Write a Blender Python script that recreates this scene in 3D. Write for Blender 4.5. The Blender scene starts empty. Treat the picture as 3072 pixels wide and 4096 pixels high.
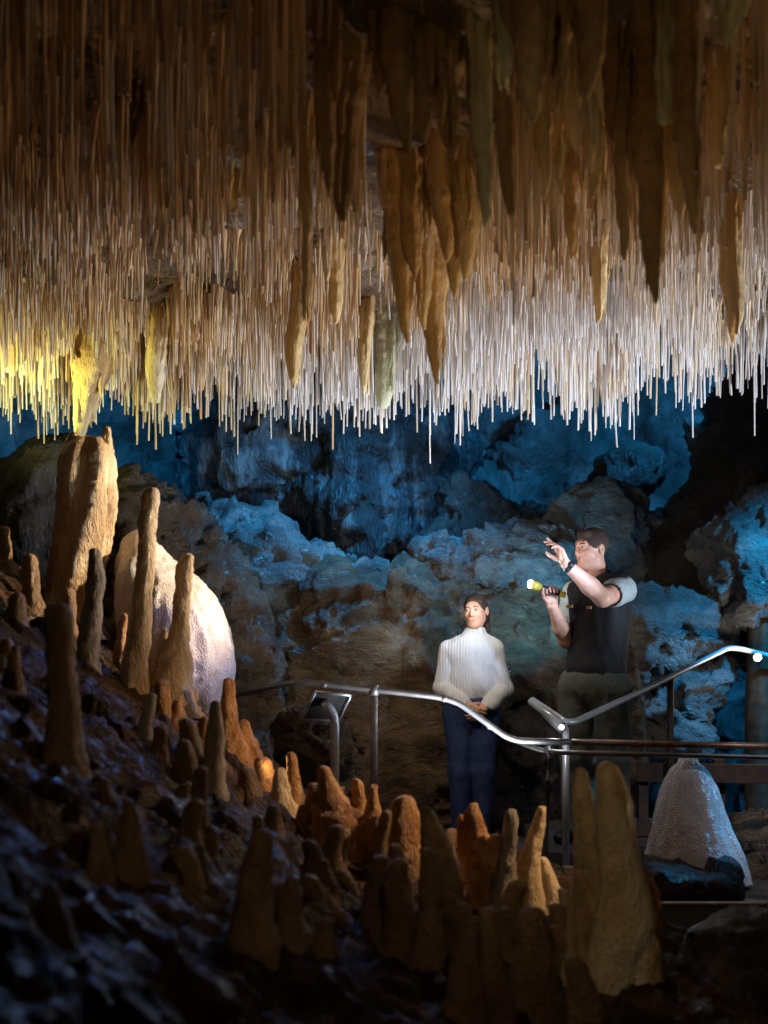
import bpy, math, random
import numpy as np
from mathutils import Vector, Matrix

random.seed(7)
rng = np.random.RandomState(11)
SC = bpy.context.scene
COL = SC.collection
R_ = math.radians

# ------------------------------------------------------------------ camera
FQ, CX, CY = 3072.0, 829.5, 1382.5
def P(x, y, d):
    """a point d metres ahead, given by its direction in survey units"""
    return Vector(((x - CX) * d / FQ, d, (CY - y) * d / FQ))

cam = bpy.data.cameras.new('camera')
cam.lens = 50; cam.sensor_fit = 'VERTICAL'; cam.sensor_height = 36
cam.shift_y = 0.125
cam.clip_start = 0.05; cam.clip_end = 200
cam.dof.use_dof = True; cam.dof.focus_distance = 8.2; cam.dof.aperture_fstop = 2.6
camo = bpy.data.objects.new('camera', cam); COL.objects.link(camo)
camo.rotation_euler = (R_(90), 0, 0)
SC.camera = camo

# ------------------------------------------------------------------ world (underground: next to nothing)
w = bpy.data.worlds.new('World'); SC.world = w; w.use_nodes = True
w.node_tree.nodes['Background'].inputs[0].default_value = (0.35, 0.3, 0.45, 1)
w.node_tree.nodes['Background'].inputs[1].default_value = 0.008
SC.view_settings.view_transform = 'Standard'; SC.view_settings.look = 'None'
SC.view_settings.exposure = 0.0; SC.view_settings.gamma = 1.0

# ------------------------------------------------------------------ cave lighting: hidden floods and added fill spots, all unseen
def aim(o, target):
    d = (Vector(target) - o.location)
    o.rotation_euler = d.to_track_quat('-Z', 'Y').to_euler()
def spot(name, loc, target, power, col, angle=60, blend=0.6, r=0.05):
    l = bpy.data.lights.new(name, 'SPOT'); l.energy = power; l.color = col
    l.spot_size = R_(angle); l.spot_blend = blend; l.shadow_soft_size = r
    o = bpy.data.objects.new(name, l); COL.objects.link(o); o.location = loc; aim(o, target)
    return o
def point(name, loc, power, col, r=0.05):
    l = bpy.data.lights.new(name, 'POINT'); l.energy = power; l.color = col; l.shadow_soft_size = r
    o = bpy.data.objects.new(name, l); COL.objects.link(o); o.location = loc
    return o
BLUE = (0.02, 0.36, 0.85); CYAN = (0.015, 0.42, 0.9)
# white floods on the far fringe of soda straws
spot('unseen_spot', (3.6, 6.6, -0.3), (1.2, 7.2, 1.5), 720, (0.72, 0.85, 1.0), 85, 0.9, 0.10)
spot('unseen_spot', (0.6, 6.9, -0.9), (0.1, 7.4, 1.6), 250, (0.76, 0.86, 1.0), 100, 1.0, 0.08)
spot('unseen_spot', (0.6, 10.0, 1.0), (0.5, 8.0, 1.8), 110, (0.40, 0.62, 1.0), 84, 0.7, 0.08)
spot('unseen_spot', (1.2, 6.6, 0.3), (0.9, 7.8, 1.35), 60, (0.55, 0.70, 1.0), 90, 1.0, 0.08)
# warm flood on the near ceiling and the big stalactites
spot('unseen_spot', (2.3, 5.6, -0.9), (0.8, 4.9, 1.4), 190, (1.0, 0.68, 0.36), 100, 1.0, 0.07)
spot('unseen_spot', (-0.4, 5.6, -0.6), (-0.3, 5.8, 1.6), 42, (1.0, 0.70, 0.34), 120, 1.0, 0.07)
spot('unseen_spot', (1.2, 3.4, -0.8), (0.25, 5.2, 1.0), 55, (1.0, 0.66, 0.30), 40, 0.9, 0.05)  # added amber fill for the central stalactites, no fixture there
# yellow-green lamp tucked between the straws on the left
spot('unseen_spot', (-2.0, 7.2, 1.10), (-1.8, 7.7, 2.0), 44, (0.86, 0.95, 0.34), 150, 0.5, 0.03)
spot('unseen_spot', (0.5, 2.3, -0.3), (1.0, 4.0, 1.5), 20, (1.0, 0.74, 0.40), 75, 1.0, 0.06)  # warm fill added near the camera for the near stalactites
spot('unseen_spot', (-2.3, 7.3, 0.5), (-1.2, 6.6, 1.7), 100, (1.0, 0.70, 0.26), 110, 1.0, 0.06)
# warm light over the stalagmite slope
spot('unseen_spot', (0.9, 6.7, 0.95), (-1.7, 6.5, 0.3), 520, (1.0, 0.74, 0.46), 42, 0.7, 0.04)
spot('unseen_spot', (1.7, 5.3, 0.5), (0.0, 5.7, -0.8), 170, (1.0, 0.66, 0.36), 62, 0.8, 0.04)
spot('unseen_spot', (-0.3, 2.2, 0.9), (0.75, 4.2, -0.6), 22, (1.0, 0.80, 0.46), 34, 0.9, 0.06)  # added soft fill for the great double stalagmite
spot('unseen_spot', (2.6, 5.4, 0.9), (2.3, 7.4, -0.7), 130, (0.86, 0.88, 1.0), 40, 0.8, 0.04)  # cool fill added to brighten the flowstone cone
spot('unseen_spot', (1.0, 5.9, 0.9), (-0.75, 6.5, -0.1), 120, (0.50, 0.52, 1.0), 22, 0.7, 0.04)  # narrow lavender fill added for the white flowstone dome
spot('unseen_spot', (1.3, 6.4, 1.0), (-0.8, 4.9, -0.5), 75, (1.0, 0.68, 0.42), 50, 0.8, 0.04)  # added warm fill on the middle of the slope
spot('unseen_spot', (0.3, 1.2, 0.9), (-0.3, 4.8, -0.7), 18, (1.0, 0.74, 0.48), 62, 0.9, 0.06)  # broad dim front fill, added near the camera
# added unseen blue spot, makes glints on the wet slope
spot('unseen_spot', (-0.2, 7.4, 1.0), (-1.0, 4.4, -0.4), 34, (0.01, 0.24, 1.0), 55, 0.8, 0.03)
# blue floods on the chamber beyond
spot('unseen_spot', (-2.2, 10.2, 2.3), (-3.4, 12.6, 1.4), 330, BLUE, 120, 0.9, 0.1)
spot('unseen_spot', (2.4, 10.3, 2.4), (2.0, 13, 1.8), 330, BLUE, 120, 0.9, 0.1)
spot('unseen_spot', (0.2, 10.4, 2.3), (-0.2, 12.0, 1.0), 50, (0.05, 0.36, 0.8), 100, 0.9, 0.1)
spot('unseen_spot', (3.1, 7.9, 1.2), (2.55, 9.4, 0.0), 480, CYAN, 62, 0.9, 0.06)
spot('unseen_spot', (3.0, 7.7, -0.1), (1.8, 7.3, -0.85), 110, CYAN, 26, 0.9, 0.04)
spot('unseen_spot', (0.3, 10.2, 2.2), (-0.6, 10.6, 0.2), 330, (0.04, 0.42, 0.95), 112, 0.9, 0.06)
spot('unseen_spot', (1.35, 8.95, 0.25), (0.6, 9.95, 0.6), 70, (0.12, 0.58, 1.0), 120, 0.8, 0.04)  # added spot hidden behind the man, brightens the ledge
spot('unseen_spot', (3.9, 9.9, 0.0), (3.5, 12.5, -1.0), 220, BLUE, 110, 0.8, 0.05)
# added unseen spots: dim warm on the huge mound, cool white on the visitors
spot('unseen_spot', (-0.5, 7.2, 1.2), (0.5, 9.5, -0.1), 85, (1.0, 0.80, 0.56), 75, 0.9, 0.05)
spot('unseen_spot', (1.5, 6.8, 0.7), (0.55, 8.9, 0.0), 165, (0.52, 0.70, 1.0), 18, 0.8, 0.05)

# ------------------------------------------------------------------ naming helpers
def tag(o, label=None, cat=None, group=None, kind=None):
    if label: o['label'] = label
    if cat: o['category'] = cat
    if group: o['group'] = group
    if kind: o['kind'] = kind
    return o
def empty(name, loc, rz=0.0):
    o = bpy.data.objects.new(name, None); COL.objects.link(o)
    o.location = loc; o.rotation_euler = (0, 0, rz); o.empty_display_size = 0.1
    return o
def mesh_obj(name, V, F, mat, parent=None, loc=None, smooth=True):
    V = np.asarray(V, dtype=np.float64)
    if loc is not None: V = V - np.array(loc)
    me = bpy.data.meshes.new(name)
    me.from_pydata(V.tolist(), [], F if isinstance(F, list) else F.tolist())
    me.update()
    if smooth: me.polygons.foreach_set('use_smooth', [True] * len(me.polygons))
    me.materials.append(mat)
    o = bpy.data.objects.new(name, me); COL.objects.link(o)
    if loc is not None: o.location = loc
    if parent is not None: o.parent = parent
    return o

# ------------------------------------------------------------------ numpy noise
def _h(ix, iy, iz, s):
    n = (ix.astype(np.uint32) * np.uint32(374761393) + iy.astype(np.uint32) * np.uint32(668265263)
         + iz.astype(np.uint32) * np.uint32(2246822519) + np.uint32((s * 3266489917) & 0xffffffff))
    n = (n ^ (n >> np.uint32(13))) * np.uint32(1274126177)
    n = (n ^ (n >> np.uint32(15))) * np.uint32(2246822519)
    return ((n ^ (n >> np.uint32(16))) & np.uint32(0xffff)).astype(np.float64) / 32767.5 - 1
def vn(p, s=0):
    p = np.asarray(p, dtype=np.float64); f = np.floor(p); t = p - f; t = t * t * (3 - 2 * t)
    i = f.astype(np.int64)
    out = 0
    for dx in (0, 1):
        wx = t[:, 0] if dx else 1 - t[:, 0]
        for dy in (0, 1):
            wy = t[:, 1] if dy else 1 - t[:, 1]
            for dz in (0, 1):
                wz = t[:, 2] if dz else 1 - t[:, 2]
                out = out + wx * wy * wz * _h(i[:, 0] + dx, i[:, 1] + dy, i[:, 2] + dz, s)
    return out
def fbm(p, o=4, s=0, ridged=False):
    a, r, q = 1.0, 0, np.asarray(p, dtype=np.float64); tot = 0
    for k in range(o):
        n = vn(q, s + k * 17)
        if ridged: n = 1 - 2 * np.abs(n)
        r = r + a * n; tot += a; a *= 0.5; q = q * 2.03 + 5.7
    return r / tot

def facets(p, s=0):
    p = np.asarray(p, float); c0 = np.floor(p).astype(np.int64); best = np.full(len(p), 1e9); out = np.zeros(len(p))
    for dx in (-1, 0, 1):
        for dy in (-1, 0, 1):
            for dz in (-1, 0, 1):
                i, j, k = c0[:, 0] + dx, c0[:, 1] + dy, c0[:, 2] + dz
                q = p - (np.stack([i, j, k], 1) + 0.5 + 0.45 * np.stack([_h(i, j, k, s + 1), _h(i, j, k, s + 2), _h(i, j, k, s + 3)], 1))
                dd = (q * q).sum(1); n = np.stack([_h(i, j, k, s + 4), _h(i, j, k, s + 5), _h(i, j, k, s + 6)], 1)
                v = (q * n).sum(1) + 0.35 * _h(i, j, k, s + 7); m_ = dd < best
                best = np.where(m_, dd, best); out = np.where(m_, v, out)
    return out

# ------------------------------------------------------------------ signed-distance modelling
class SDF:
    def __init__(s): s.pr = []
    def cap(s, a, b, ra, rb=None, k=0.02, sub=False, flat=None):
        s.pr.append(('c', np.array(a, float), np.array(b, float), ra, ra if rb is None else rb, k, sub, flat)); return s
    def ell(s, c, r, k=0.02, sub=False, R=None):
        s.pr.append(('e', np.array(c, float), np.array(r, float), R, None, k, sub, None)); return s
    def box(s, p):
        if p[0] == 'c':
            m = max(p[3], p[4]); f = p[7]
            mm = np.array([m, m, m]) * (np.array(f) if f is not None else 1)
            return np.minimum(p[1], p[2]) - mm, np.maximum(p[1], p[2]) + mm
        m = p[2].max(); return p[1] - m, p[1] + m
    def mesh(s, h):
        lo = np.min([s.box(p)[0] for p in s.pr if not p[6]], axis=0) - 4 * h
        hi = np.max([s.box(p)[1] for p in s.pr if not p[6]], axis=0) + 4 * h
        n = np.ceil((hi - lo) / h).astype(int) + 1
        f = np.full(n, 0.5, dtype=np.float32)
        ax = [lo[i] + h * np.arange(n[i]) for i in range(3)]
        for p in s.pr:
            b0, b1 = s.box(p); k = p[5]; m = k * 1.5 + 3 * h
            i0 = np.clip(np.floor((b0 - m - lo) / h).astype(int), 0, n); i1 = np.clip(np.ceil((b1 + m - lo) / h).astype(int), 0, n)
            if np.any(i1 <= i0): continue
            X = ax[0][i0[0]:i1[0], None, None]; Y = ax[1][None, i0[1]:i1[1], None]; Z = ax[2][None, None, i0[2]:i1[2]]
            if p[0] == 'c':
                a, b, ra, rb, fl = p[1], p[2], p[3], p[4], p[7]
                sc = np.array([1, 1, 1.]) if fl is None else np.array(fl, float)
                ms = sc.min()
                X2, Y2, Z2 = (X - a[0]) / sc[0], (Y - a[1]) / sc[1], (Z - a[2]) / sc[2]
                ba = (b - a) / sc; L = ba.dot(ba) + 1e-12
                t = np.clip((X2 * ba[0] + Y2 * ba[1] + Z2 * ba[2]) / L, 0, 1)
                d = (np.sqrt((X2 - t * ba[0])**2 + (Y2 - t * ba[1])**2 + (Z2 - t * ba[2])**2) - (ra + (rb - ra) * t)) * ms
            else:
                c, r, Rm = p[1], p[2], p[3]
                x, y, z = X - c[0], Y - c[1], Z - c[2]
                if Rm is not None:
                    Rt = np.array(Rm)
                    x, y, z = (Rt[0][0]*x + Rt[1][0]*y + Rt[2][0]*z, Rt[0][1]*x + Rt[1][1]*y + Rt[2][1]*z, Rt[0][2]*x + Rt[1][2]*y + Rt[2][2]*z)
                k0 = np.sqrt((x/r[0])**2 + (y/r[1])**2 + (z/r[2])**2); k1 = np.sqrt((x/r[0]**2)**2 + (y/r[1]**2)**2 + (z/r[2]**2)**2) + 1e-9
                d = k0 * (k0 - 1) / k1
            sl = f[i0[0]:i1[0], i0[1]:i1[1], i0[2]:i1[2]]
            if p[6]:
                hh = np.clip(0.5 - 0.5 * (sl + d) / k, 0, 1)
                sl[...] = sl * (1 - hh) - d * hh + k * hh * (1 - hh)
            else:
                hh = np.clip(0.5 + 0.5 * (d - sl) / k, 0, 1)
                sl[...] = d * (1 - hh) + sl * hh - k * hh * (1 - hh)
        return surf(f, lo, h)
def surf(f, lo, h):
    n = np.array(f.shape); c = n - 1
    ids, pos, quads = [], [], []
    for a in range(3):
        u, v = [(1, 2), (2, 0), (0, 1)][a]
        s0 = [slice(None)] * 3; s1 = [slice(None)] * 3; s0[a] = slice(0, -1); s1[a] = slice(1, None)
        f0, f1 = f[tuple(s0)], f[tuple(s1)]
        ijk = np.argwhere((f0 < 0) != (f1 < 0))
        ok = (ijk[:, u] > 0) & (ijk[:, v] > 0) & (ijk[:, u] < c[u]) & (ijk[:, v] < c[v]); ijk = ijk[ok]
        g0 = f0[tuple(ijk.T)].astype(float); g1 = f1[tuple(ijk.T)].astype(float)
        p = ijk.astype(float); p[:, a] += g0 / (g0 - g1)
        q = []
        for du, dv in ((0, 0), (-1, 0), (-1, -1), (0, -1)):
            cc = ijk.copy(); cc[:, u] += du; cc[:, v] += dv
            i = (cc[:, 0] * c[1] + cc[:, 1]) * c[2] + cc[:, 2]
            ids.append(i); pos.append(p); q.append(i)
        q = np.stack(q, 1); fl = g0 > 0; q[fl] = q[fl][:, ::-1]; quads.append(q)
    ids = np.concatenate(ids); pos = np.concatenate(pos); quads = np.concatenate(quads)
    uq, inv = np.unique(ids, return_inverse=True)
    cnt = np.bincount(inv)
    V = np.stack([np.bincount(inv, pos[:, i]) / cnt for i in range(3)], 1) * h + lo
    return V, np.searchsorted(uq, quads)
def normals(V, F):
    a, b, c_, d_ = (V[F[:, i]] for i in range(4)); n = np.cross(c_ - a, d_ - b)
    N = np.stack([sum(np.bincount(F[:, k], n[:, i], len(V)) for k in range(4)) for i in range(3)], 1)
    return N / (np.linalg.norm(N, axis=1)[:, None] + 1e-12)
def relax(V, F, it=1):
    for _ in range(it):
        S = np.zeros_like(V); C = np.zeros(len(V))
        for k in range(4):
            j = F[:, (k + 1) % 4]; i = F[:, k]
            for c in range(3): S[:, c] += np.bincount(i, V[j, c], len(V)) + np.bincount(j, V[i, c], len(V))
            C += np.bincount(i, minlength=len(V)) + np.bincount(j, minlength=len(V))
        V = 0.5 * V + 0.5 * S / C[:, None]
    return V

# ------------------------------------------------------------------ materials
def mat(name): 
    m = bpy.data.materials.new(name); m.use_nodes = True
    nt = m.node_tree; b = nt.nodes['Principled BSDF']; return m, nt, b
def nd(nt, t, **kw):
    n = nt.nodes.new(t)
    for k, v in kw.items():
        if k in n.inputs: n.inputs[k].default_value = v
        else: setattr(n, k, v)
    return n
def rock_mat(name, cols, scale=2.0, stretch=(1, 1, 1), rough=(0.3, 0.75), bump=0.6, bscale=14.0, bdist=0.03, fine=90.0, spec=0.5, glint=0.0, attr=None):
    m, nt, b = mat(name); L = nt.links.new
    tc = nd(nt, 'ShaderNodeNewGeometry')
    mp = nd(nt, 'ShaderNodeMapping'); mp.inputs['Scale'].default_value = stretch
    L(tc.outputs['Position'], mp.inputs['Vector'])
    n1 = nd(nt, 'ShaderNodeTexNoise', Scale=scale, Detail=9.0, Roughness=0.62, Distortion=0.6)
    L(mp.outputs[0], n1.inputs['Vector'])
    cr = nd(nt, 'ShaderNodeValToRGB'); e = cr.color_ramp.elements
    while len(e) < len(cols): e.new(0.5)
    for i, c in enumerate(cols):
        e[i].position = 0.3 + 0.42 * i / max(1, len(cols) - 1); e[i].color = (*c, 1)
    L(n1.outputs['Fac'], cr.inputs[0])
    colout = cr.outputs[0]
    if attr:
        at = nd(nt, 'ShaderNodeAttribute', attribute_name=attr)
        mx = nd(nt, 'ShaderNodeMix', data_type='RGBA', blend_type='MULTIPLY'); mx.inputs[0].default_value = 1
        L(colout, mx.inputs[6]); L(at.outputs['Color'], mx.inputs[7]); colout = mx.outputs[2]
    L(colout, b.inputs['Base Color'])
    n2 = nd(nt, 'ShaderNodeTexNoise', Scale=bscale, Detail=8.0, Roughness=0.68); L(mp.outputs[0], n2.inputs['Vector'])
    n3 = nd(nt, 'ShaderNodeTexVoronoi', Scale=fine); L(mp.outputs[0], n3.inputs['Vector'])
    ad = nd(nt, 'ShaderNodeMath', operation='MULTIPLY_ADD'); L(n3.outputs['Distance'], ad.inputs[0]); ad.inputs[1].default_value = 0.28 + glint
    L(n2.outputs['Fac'], ad.inputs[2])
    bp = nd(nt, 'ShaderNodeBump', Strength=bump, Distance=bdist); L(ad.outputs[0], bp.inputs['Height']); L(bp.outputs[0], b.inputs['Normal'])
    rr = nd(nt, 'ShaderNodeMapRange'); rr.inputs['From Min'].default_value = 0.35; rr.inputs['From Max'].default_value = 0.65
    rr.inputs['To Min'].default_value = rough[0]; rr.inputs['To Max'].default_value = rough[1]
    n4 = nd(nt, 'ShaderNodeTexNoise', Scale=scale * 2.7, Detail=4.0); L(mp.outputs[0], n4.inputs['Vector'])
    L(n4.outputs['Fac'], rr.inputs['Value']); L(rr.outputs[0], b.inputs['Roughness'])
    b.inputs['Specular IOR Level'].default_value = spec
    return m
def plain(name, col, rough=0.6, metal=0.0, noise=0.15, scale=30.0, bump=0.15, spec=0.5):
    m, nt, b = mat(name); L = nt.links.new
    tc = nd(nt, 'ShaderNodeTexCoord')
    n = nd(nt, 'ShaderNodeTexNoise', Scale=scale, Detail=5.0); L(tc.outputs['Object'], n.inputs['Vector'])
    cr = nd(nt, 'ShaderNodeValToRGB'); e = cr.color_ramp.elements
    e[0].position = 0.3; e[1].position = 0.7
    e[0].color = tuple(max(0, c * (1 - noise)) for c in col) + (1,); e[1].color = tuple(min(1, c * (1 + noise)) for c in col) + (1,)
    L(n.outputs['Fac'], cr.inputs[0]); L(cr.outputs[0], b.inputs['Base Color'])
    b.inputs['Roughness'].default_value = rough; b.inputs['Metallic'].default_value = metal; b.inputs['Specular IOR Level'].default_value = spec
    bp = nd(nt, 'ShaderNodeBump', Strength=bump, Distance=0.004); L(n.outputs['Fac'], bp.inputs['Height']); L(bp.outputs[0], b.inputs['Normal'])
    return m
M = {}
M['brown'] = rock_mat('brown limestone', [(0.05, 0.03, 0.018), (0.17, 0.11, 0.065), (0.36, 0.27, 0.18)], 2.6, (1, 1, 1.8), (0.25, 0.75), 1.0, 12, 0.10, 60, glint=-0.18)
M['grey'] = rock_mat('grey limestone', [(0.08, 0.08, 0.085), (0.22, 0.22, 0.22), (0.42, 0.42, 0.42)], 2.4, (1, 1, 1.6), (0.16, 0.6), 1.0, 13, 0.12, 60, glint=-0.18)
M['wall'] = rock_mat('chamber wall limestone', [(0.03, 0.03, 0.035), (0.17, 0.17, 0.17), (0.42, 0.42, 0.42)], 2.2, (1, 1, 0.8), (0.4, 0.9), 0.9, 8, 0.12, 50, glint=-0.18)
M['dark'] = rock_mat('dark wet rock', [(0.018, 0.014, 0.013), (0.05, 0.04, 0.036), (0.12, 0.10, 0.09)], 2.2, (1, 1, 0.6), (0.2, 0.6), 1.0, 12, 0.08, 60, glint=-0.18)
M['streak'] = rock_mat('streaked dark flowstone', [(0.012, 0.010, 0.012), (0.035, 0.032, 0.036), (0.30, 0.30, 0.32)], 2.4, (1.6, 1.6, 0.35), (0.2, 0.6), 0.9, 7, 0.06, 30)
M['slope'] = rock_mat('muddy brown slope', [(0.018, 0.008, 0.003), (0.075, 0.034, 0.014), (0.24, 0.125, 0.058)], 5.0, (1, 1.6, 1), (0.26, 0.85), 1.0, 30, 0.09, 80, glint=0.0, spec=0.3)
M['ceil'] = rock_mat('crystalline ceiling', [(0.05, 0.025, 0.01), (0.18, 0.10, 0.045), (0.50, 0.42, 0.36)], 1.8, (1, 1, 1), (0.25, 0.8), 1.0, 18, 0.10, 60, glint=-0.1)
M['honey'] = rock_mat('honey calcite', [(0.26, 0.14, 0.06), (0.62, 0.45, 0.26), (0.80, 0.68, 0.50)], 5.0, (1.3, 1.3, 0.5), (0.3, 0.65), 1.0, 26, 0.035, 110, glint=-0.1)
M['orange'] = rock_mat('orange calcite', [(0.20, 0.07, 0.02), (0.50, 0.23, 0.07), (0.72, 0.46, 0.26)], 8.0, (1.2, 1.2, 0.7), (0.25, 0.6), 1.0, 30, 0.035, 110, glint=-0.1)
M['white'] = rock_mat('white sparkling flowstone', [(0.42, 0.28, 0.21), (0.56, 0.51, 0.50), (0.66, 0.65, 0.68)], 2.4, (1.3, 1.3, 0.7), (0.10, 0.4), 0.7, 42, 0.010, 120, glint=0.3)
M['pale'] = rock_mat('pale grainy flowstone', [(0.44, 0.39, 0.38), (0.62, 0.59, 0.60), (0.76, 0.75, 0.78)], 3.0, (1.3, 1.3, 0.8), (0.06, 0.28), 0.8, 46, 0.012, 110, glint=0.4)
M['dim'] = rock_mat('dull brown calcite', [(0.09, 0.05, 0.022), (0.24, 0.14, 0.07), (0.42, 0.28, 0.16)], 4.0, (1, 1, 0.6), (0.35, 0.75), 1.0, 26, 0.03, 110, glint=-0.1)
M['greycal'] = rock_mat('grey and cream calcite', [(0.10, 0.08, 0.07), (0.36, 0.29, 0.22), (0.60, 0.52, 0.42)], 4.0, (1, 1, 0.4), (0.3, 0.65), 1.0, 26, 0.03, 110, glint=-0.1)
M['stal'] = rock_mat('stained stalactite', [(0.28, 0.15, 0.05), (0.52, 0.35, 0.16), (0.70, 0.57, 0.39)], 3.0, (1.5, 1.5, 0.35), (0.25, 0.6), 0.7, 34, 0.03, 120, glint=-0.05, attr='tint')
M['staldark'] = rock_mat('dark brown stalactite', [(0.12, 0.065, 0.025), (0.28, 0.17, 0.08), (0.46, 0.32, 0.18)], 2.6, (1.5, 1.5, 0.35), (0.25, 0.6), 0.7, 34, 0.03, 120, glint=-0.05, attr='tint')
M['stalgreen'] = rock_mat('greenish stalactite', [(0.16, 0.13, 0.06), (0.36, 0.32, 0.19), (0.55, 0.50, 0.36)], 2.6, (1.5, 1.5, 0.35), (0.3, 0.6), 0.6, 34, 0.03, 120, glint=-0.05, attr='tint')
M['straw'] = rock_mat('pale soda straw calcite', [(0.62, 0.52, 0.42), (0.80, 0.74, 0.68), (0.86, 0.84, 0.83)], 3.0, (1, 1, 0.5), (0.3, 0.5), 0.3, 40, 0.004, 90, attr='tint')
M['steel'] = plain('galvanised steel tube', (0.27, 0.25, 0.24), 0.48, 0.7, 0.25, 14, 0.2)
M['rustrail'] = plain('brown painted rail', (0.20, 0.12, 0.08), 0.38, 0.5, 0.4, 20, 0.3)
M['chrome'] = plain('polished steel', (0.62, 0.64, 0.68), 0.36, 0.45, 0.05, 14, 0.05)
M['beam'] = plain('walkway edge steel', (0.16, 0.15, 0.14), 0.5, 0.4, 0.3, 8, 0.3)
M['deck'] = plain('walkway deck', (0.09, 0.08, 0.08), 0.55, 0.2, 0.3, 12, 0.4)
M['wood'] = plain('dark timber', (0.06, 0.035, 0.025), 0.6, 0.0, 0.4, 12, 0.5)
M['wood2'] = plain('brown timber post', (0.05, 0.024, 0.009), 0.7, 0.0, 0.45, 18, 0.6)

# ------------------------------------------------------------------ rock blobs from a surveyed outline
def poly_rock(name, label, cat, poly, d, thick, m, R=0.5, h=0.03, amp=0.06, freq=2.2, seed=0, kind=None, flute=0.0, soft=0):
    pts = [P(x, y, d) for x, y in poly]; px = np.array([p.x for p in pts]); pz = np.array([p.z for p in pts])
    lo = np.array([px.min() - 4*h, 0, pz.min() - 4*h]); hi = np.array([px.max() + 4*h, 0, pz.max() + 4*h])
    X, Z = np.meshgrid(np.arange(lo[0], hi[0], h), np.arange(lo[2], hi[2], h), indexing='ij')
    dist = np.full(X.shape, 1e9); ins = np.zeros(X.shape, bool); n = len(px)
    for i in range(n):
        j = (i + 1) % n; ex, ez = px[j]-px[i], pz[j]-pz[i]
        t = np.clip(((X-px[i])*ex + (Z-pz[i])*ez) / (ex*ex+ez*ez+1e-12), 0, 1)
        dist = np.minimum(dist, np.hypot(X-px[i]-t*ex, Z-pz[i]-t*ez))
        c = ((pz[i] > Z) != (pz[j] > Z)) & (X < ex * (Z - pz[i]) / (ez + 1e-12) + px[i]); ins ^= c
    d2 = np.where(ins, -dist, dist)
    for _ in range(soft):
        d2[1:-1, 1:-1] = (d2[:-2, 1:-1] + d2[2:, 1:-1] + d2[1:-1, :-2] + d2[1:-1, 2:]) / 4
    R = min(R, -d2.min() * 0.98)
    s = thick / R
    Y = np.arange(-thick - 4*h, thick + 4*h, h)
    q = np.maximum(d2[:, None, :] + R, 0)
    f = (np.sqrt(q**2 + (Y[None, :, None] / s)**2) - R).astype(np.float32)
    V, F = surf(f, np.array([lo[0], Y[0], lo[2]]), h)
    V[:, 1] += d + thick
    V = relax(V, F, 2); N = normals(V, F)
    q = V * freq
    disp = amp * fbm(q, 5, seed, True) + amp * 0.8 * fbm(V * freq * 0.5, 2, seed + 5)
    if flute: disp += flute * fbm(V * np.array([9, 9, 0.9]), 3, seed + 9, True)
    wq = V + 0.12 * np.stack([fbm(V * 2, 2, seed + 31), fbm(V * 2, 2, seed + 32), fbm(V * 2, 2, seed + 33)], 1)
    disp += amp * 0.45 * fbm(V * freq * 5, 3, seed + 3, True)
    if not flute or flute > .03: disp += amp * 1.35 * facets(wq * freq * np.array([.8, .8, 1.1]), seed) + amp * 0.75 * facets(wq * freq * 2.3, seed + 50)
    V = V + N * disp[:, None]
    c = (float(V[:, 0].mean()), float(V[:, 1].mean()), float(V[:, 2].min()))
    o = mesh_obj(name, V, F, M[m], None, c)
    return tag(o, label, cat, None, kind)

# ------------------------------------------------------------------ ground functions
def sst(a, b, x): t = np.clip((x - a) / (b - a), 0, 1); return t * t * (3 - 2 * t)
def ground(x, y, detail=True):
    x = np.asarray(x, float); y = np.asarray(y, float)
    s = 0.5 * (-x + np.sqrt(x * x + 0.03))
    z = -0.95 + 0.69 * s - 0.1 * np.maximum(x, 0) - 0.36 * sst(0.95, 1.45, x)
    yb = 7.5 - 1.2 * sst(-1.3, -0.3, x)
    z = z - 1.5 * np.maximum(y - yb, 0)
    if detail:
        p = np.stack([x, y, np.zeros_like(x)], 1)
        z = z + 0.075 * fbm(p * 1.6, 4, 3) + 0.05 * fbm(p * np.array([3.2, 4.6, 1]), 4, 9, True) - 0.02
    return np.maximum(z, -1.9)
def ground_hit(x, y):
    for d in np.arange(2.0, 8.6, 0.02):
        p = P(x, y, d)
        if p.z < ground([p.x], [p.y])[0]: return float(d)
    return 6.5

# cave slope
nx, ny = 420, 420
gx = np.linspace(-3.2, 2.6, nx); gy = np.linspace(0.6, 8.4, ny)
GX, GY = np.meshgrid(gx, gy, indexing='ij')
gz = ground(GX.ravel(), GY.ravel())
pp = np.stack([GX.ravel(), GY.ravel(), gz], 1)
gz = gz + 0.028 * fbm(pp * 11, 4, 21, True) + 0.045 * facets(pp * 3.2, 22) + 0.022 * facets(pp * 8.5, 23) + 0.05 * np.maximum(0, fbm(pp * 4.1, 2, 31)) 
V = np.stack([GX.ravel(), GY.ravel(), gz], 1)
I = np.arange(nx * ny).reshape(nx, ny)
F = np.stack([I[:-1, :-1], I[1:, :-1], I[1:, 1:], I[:-1, 1:]], -1).reshape(-1, 4)
tag(mesh_obj('rocky_slope', V, F, M['slope']), None, None, None, 'structure')
# chamber floor, one big sheet
nx, ny = 160, 160
GX, GY = np.meshgrid(np.linspace(-16, 16, nx), np.linspace(-6, 20, ny), indexing='ij')
gz = -1.75 + 0.12 * fbm(np.stack([GX.ravel(), GY.ravel(), GX.ravel() * 0], 1) * 0.8, 4, 40)
I = np.arange(nx * ny).reshape(nx, ny); F = np.stack([I[:-1, :-1], I[1:, :-1], I[1:, 1:], I[:-1, 1:]], -1).reshape(-1, 4)
tag(mesh_obj('cave_floor', np.stack([GX.ravel(), GY.ravel(), gz], 1), F, M['brown']), None, None, None, 'structure')
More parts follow.
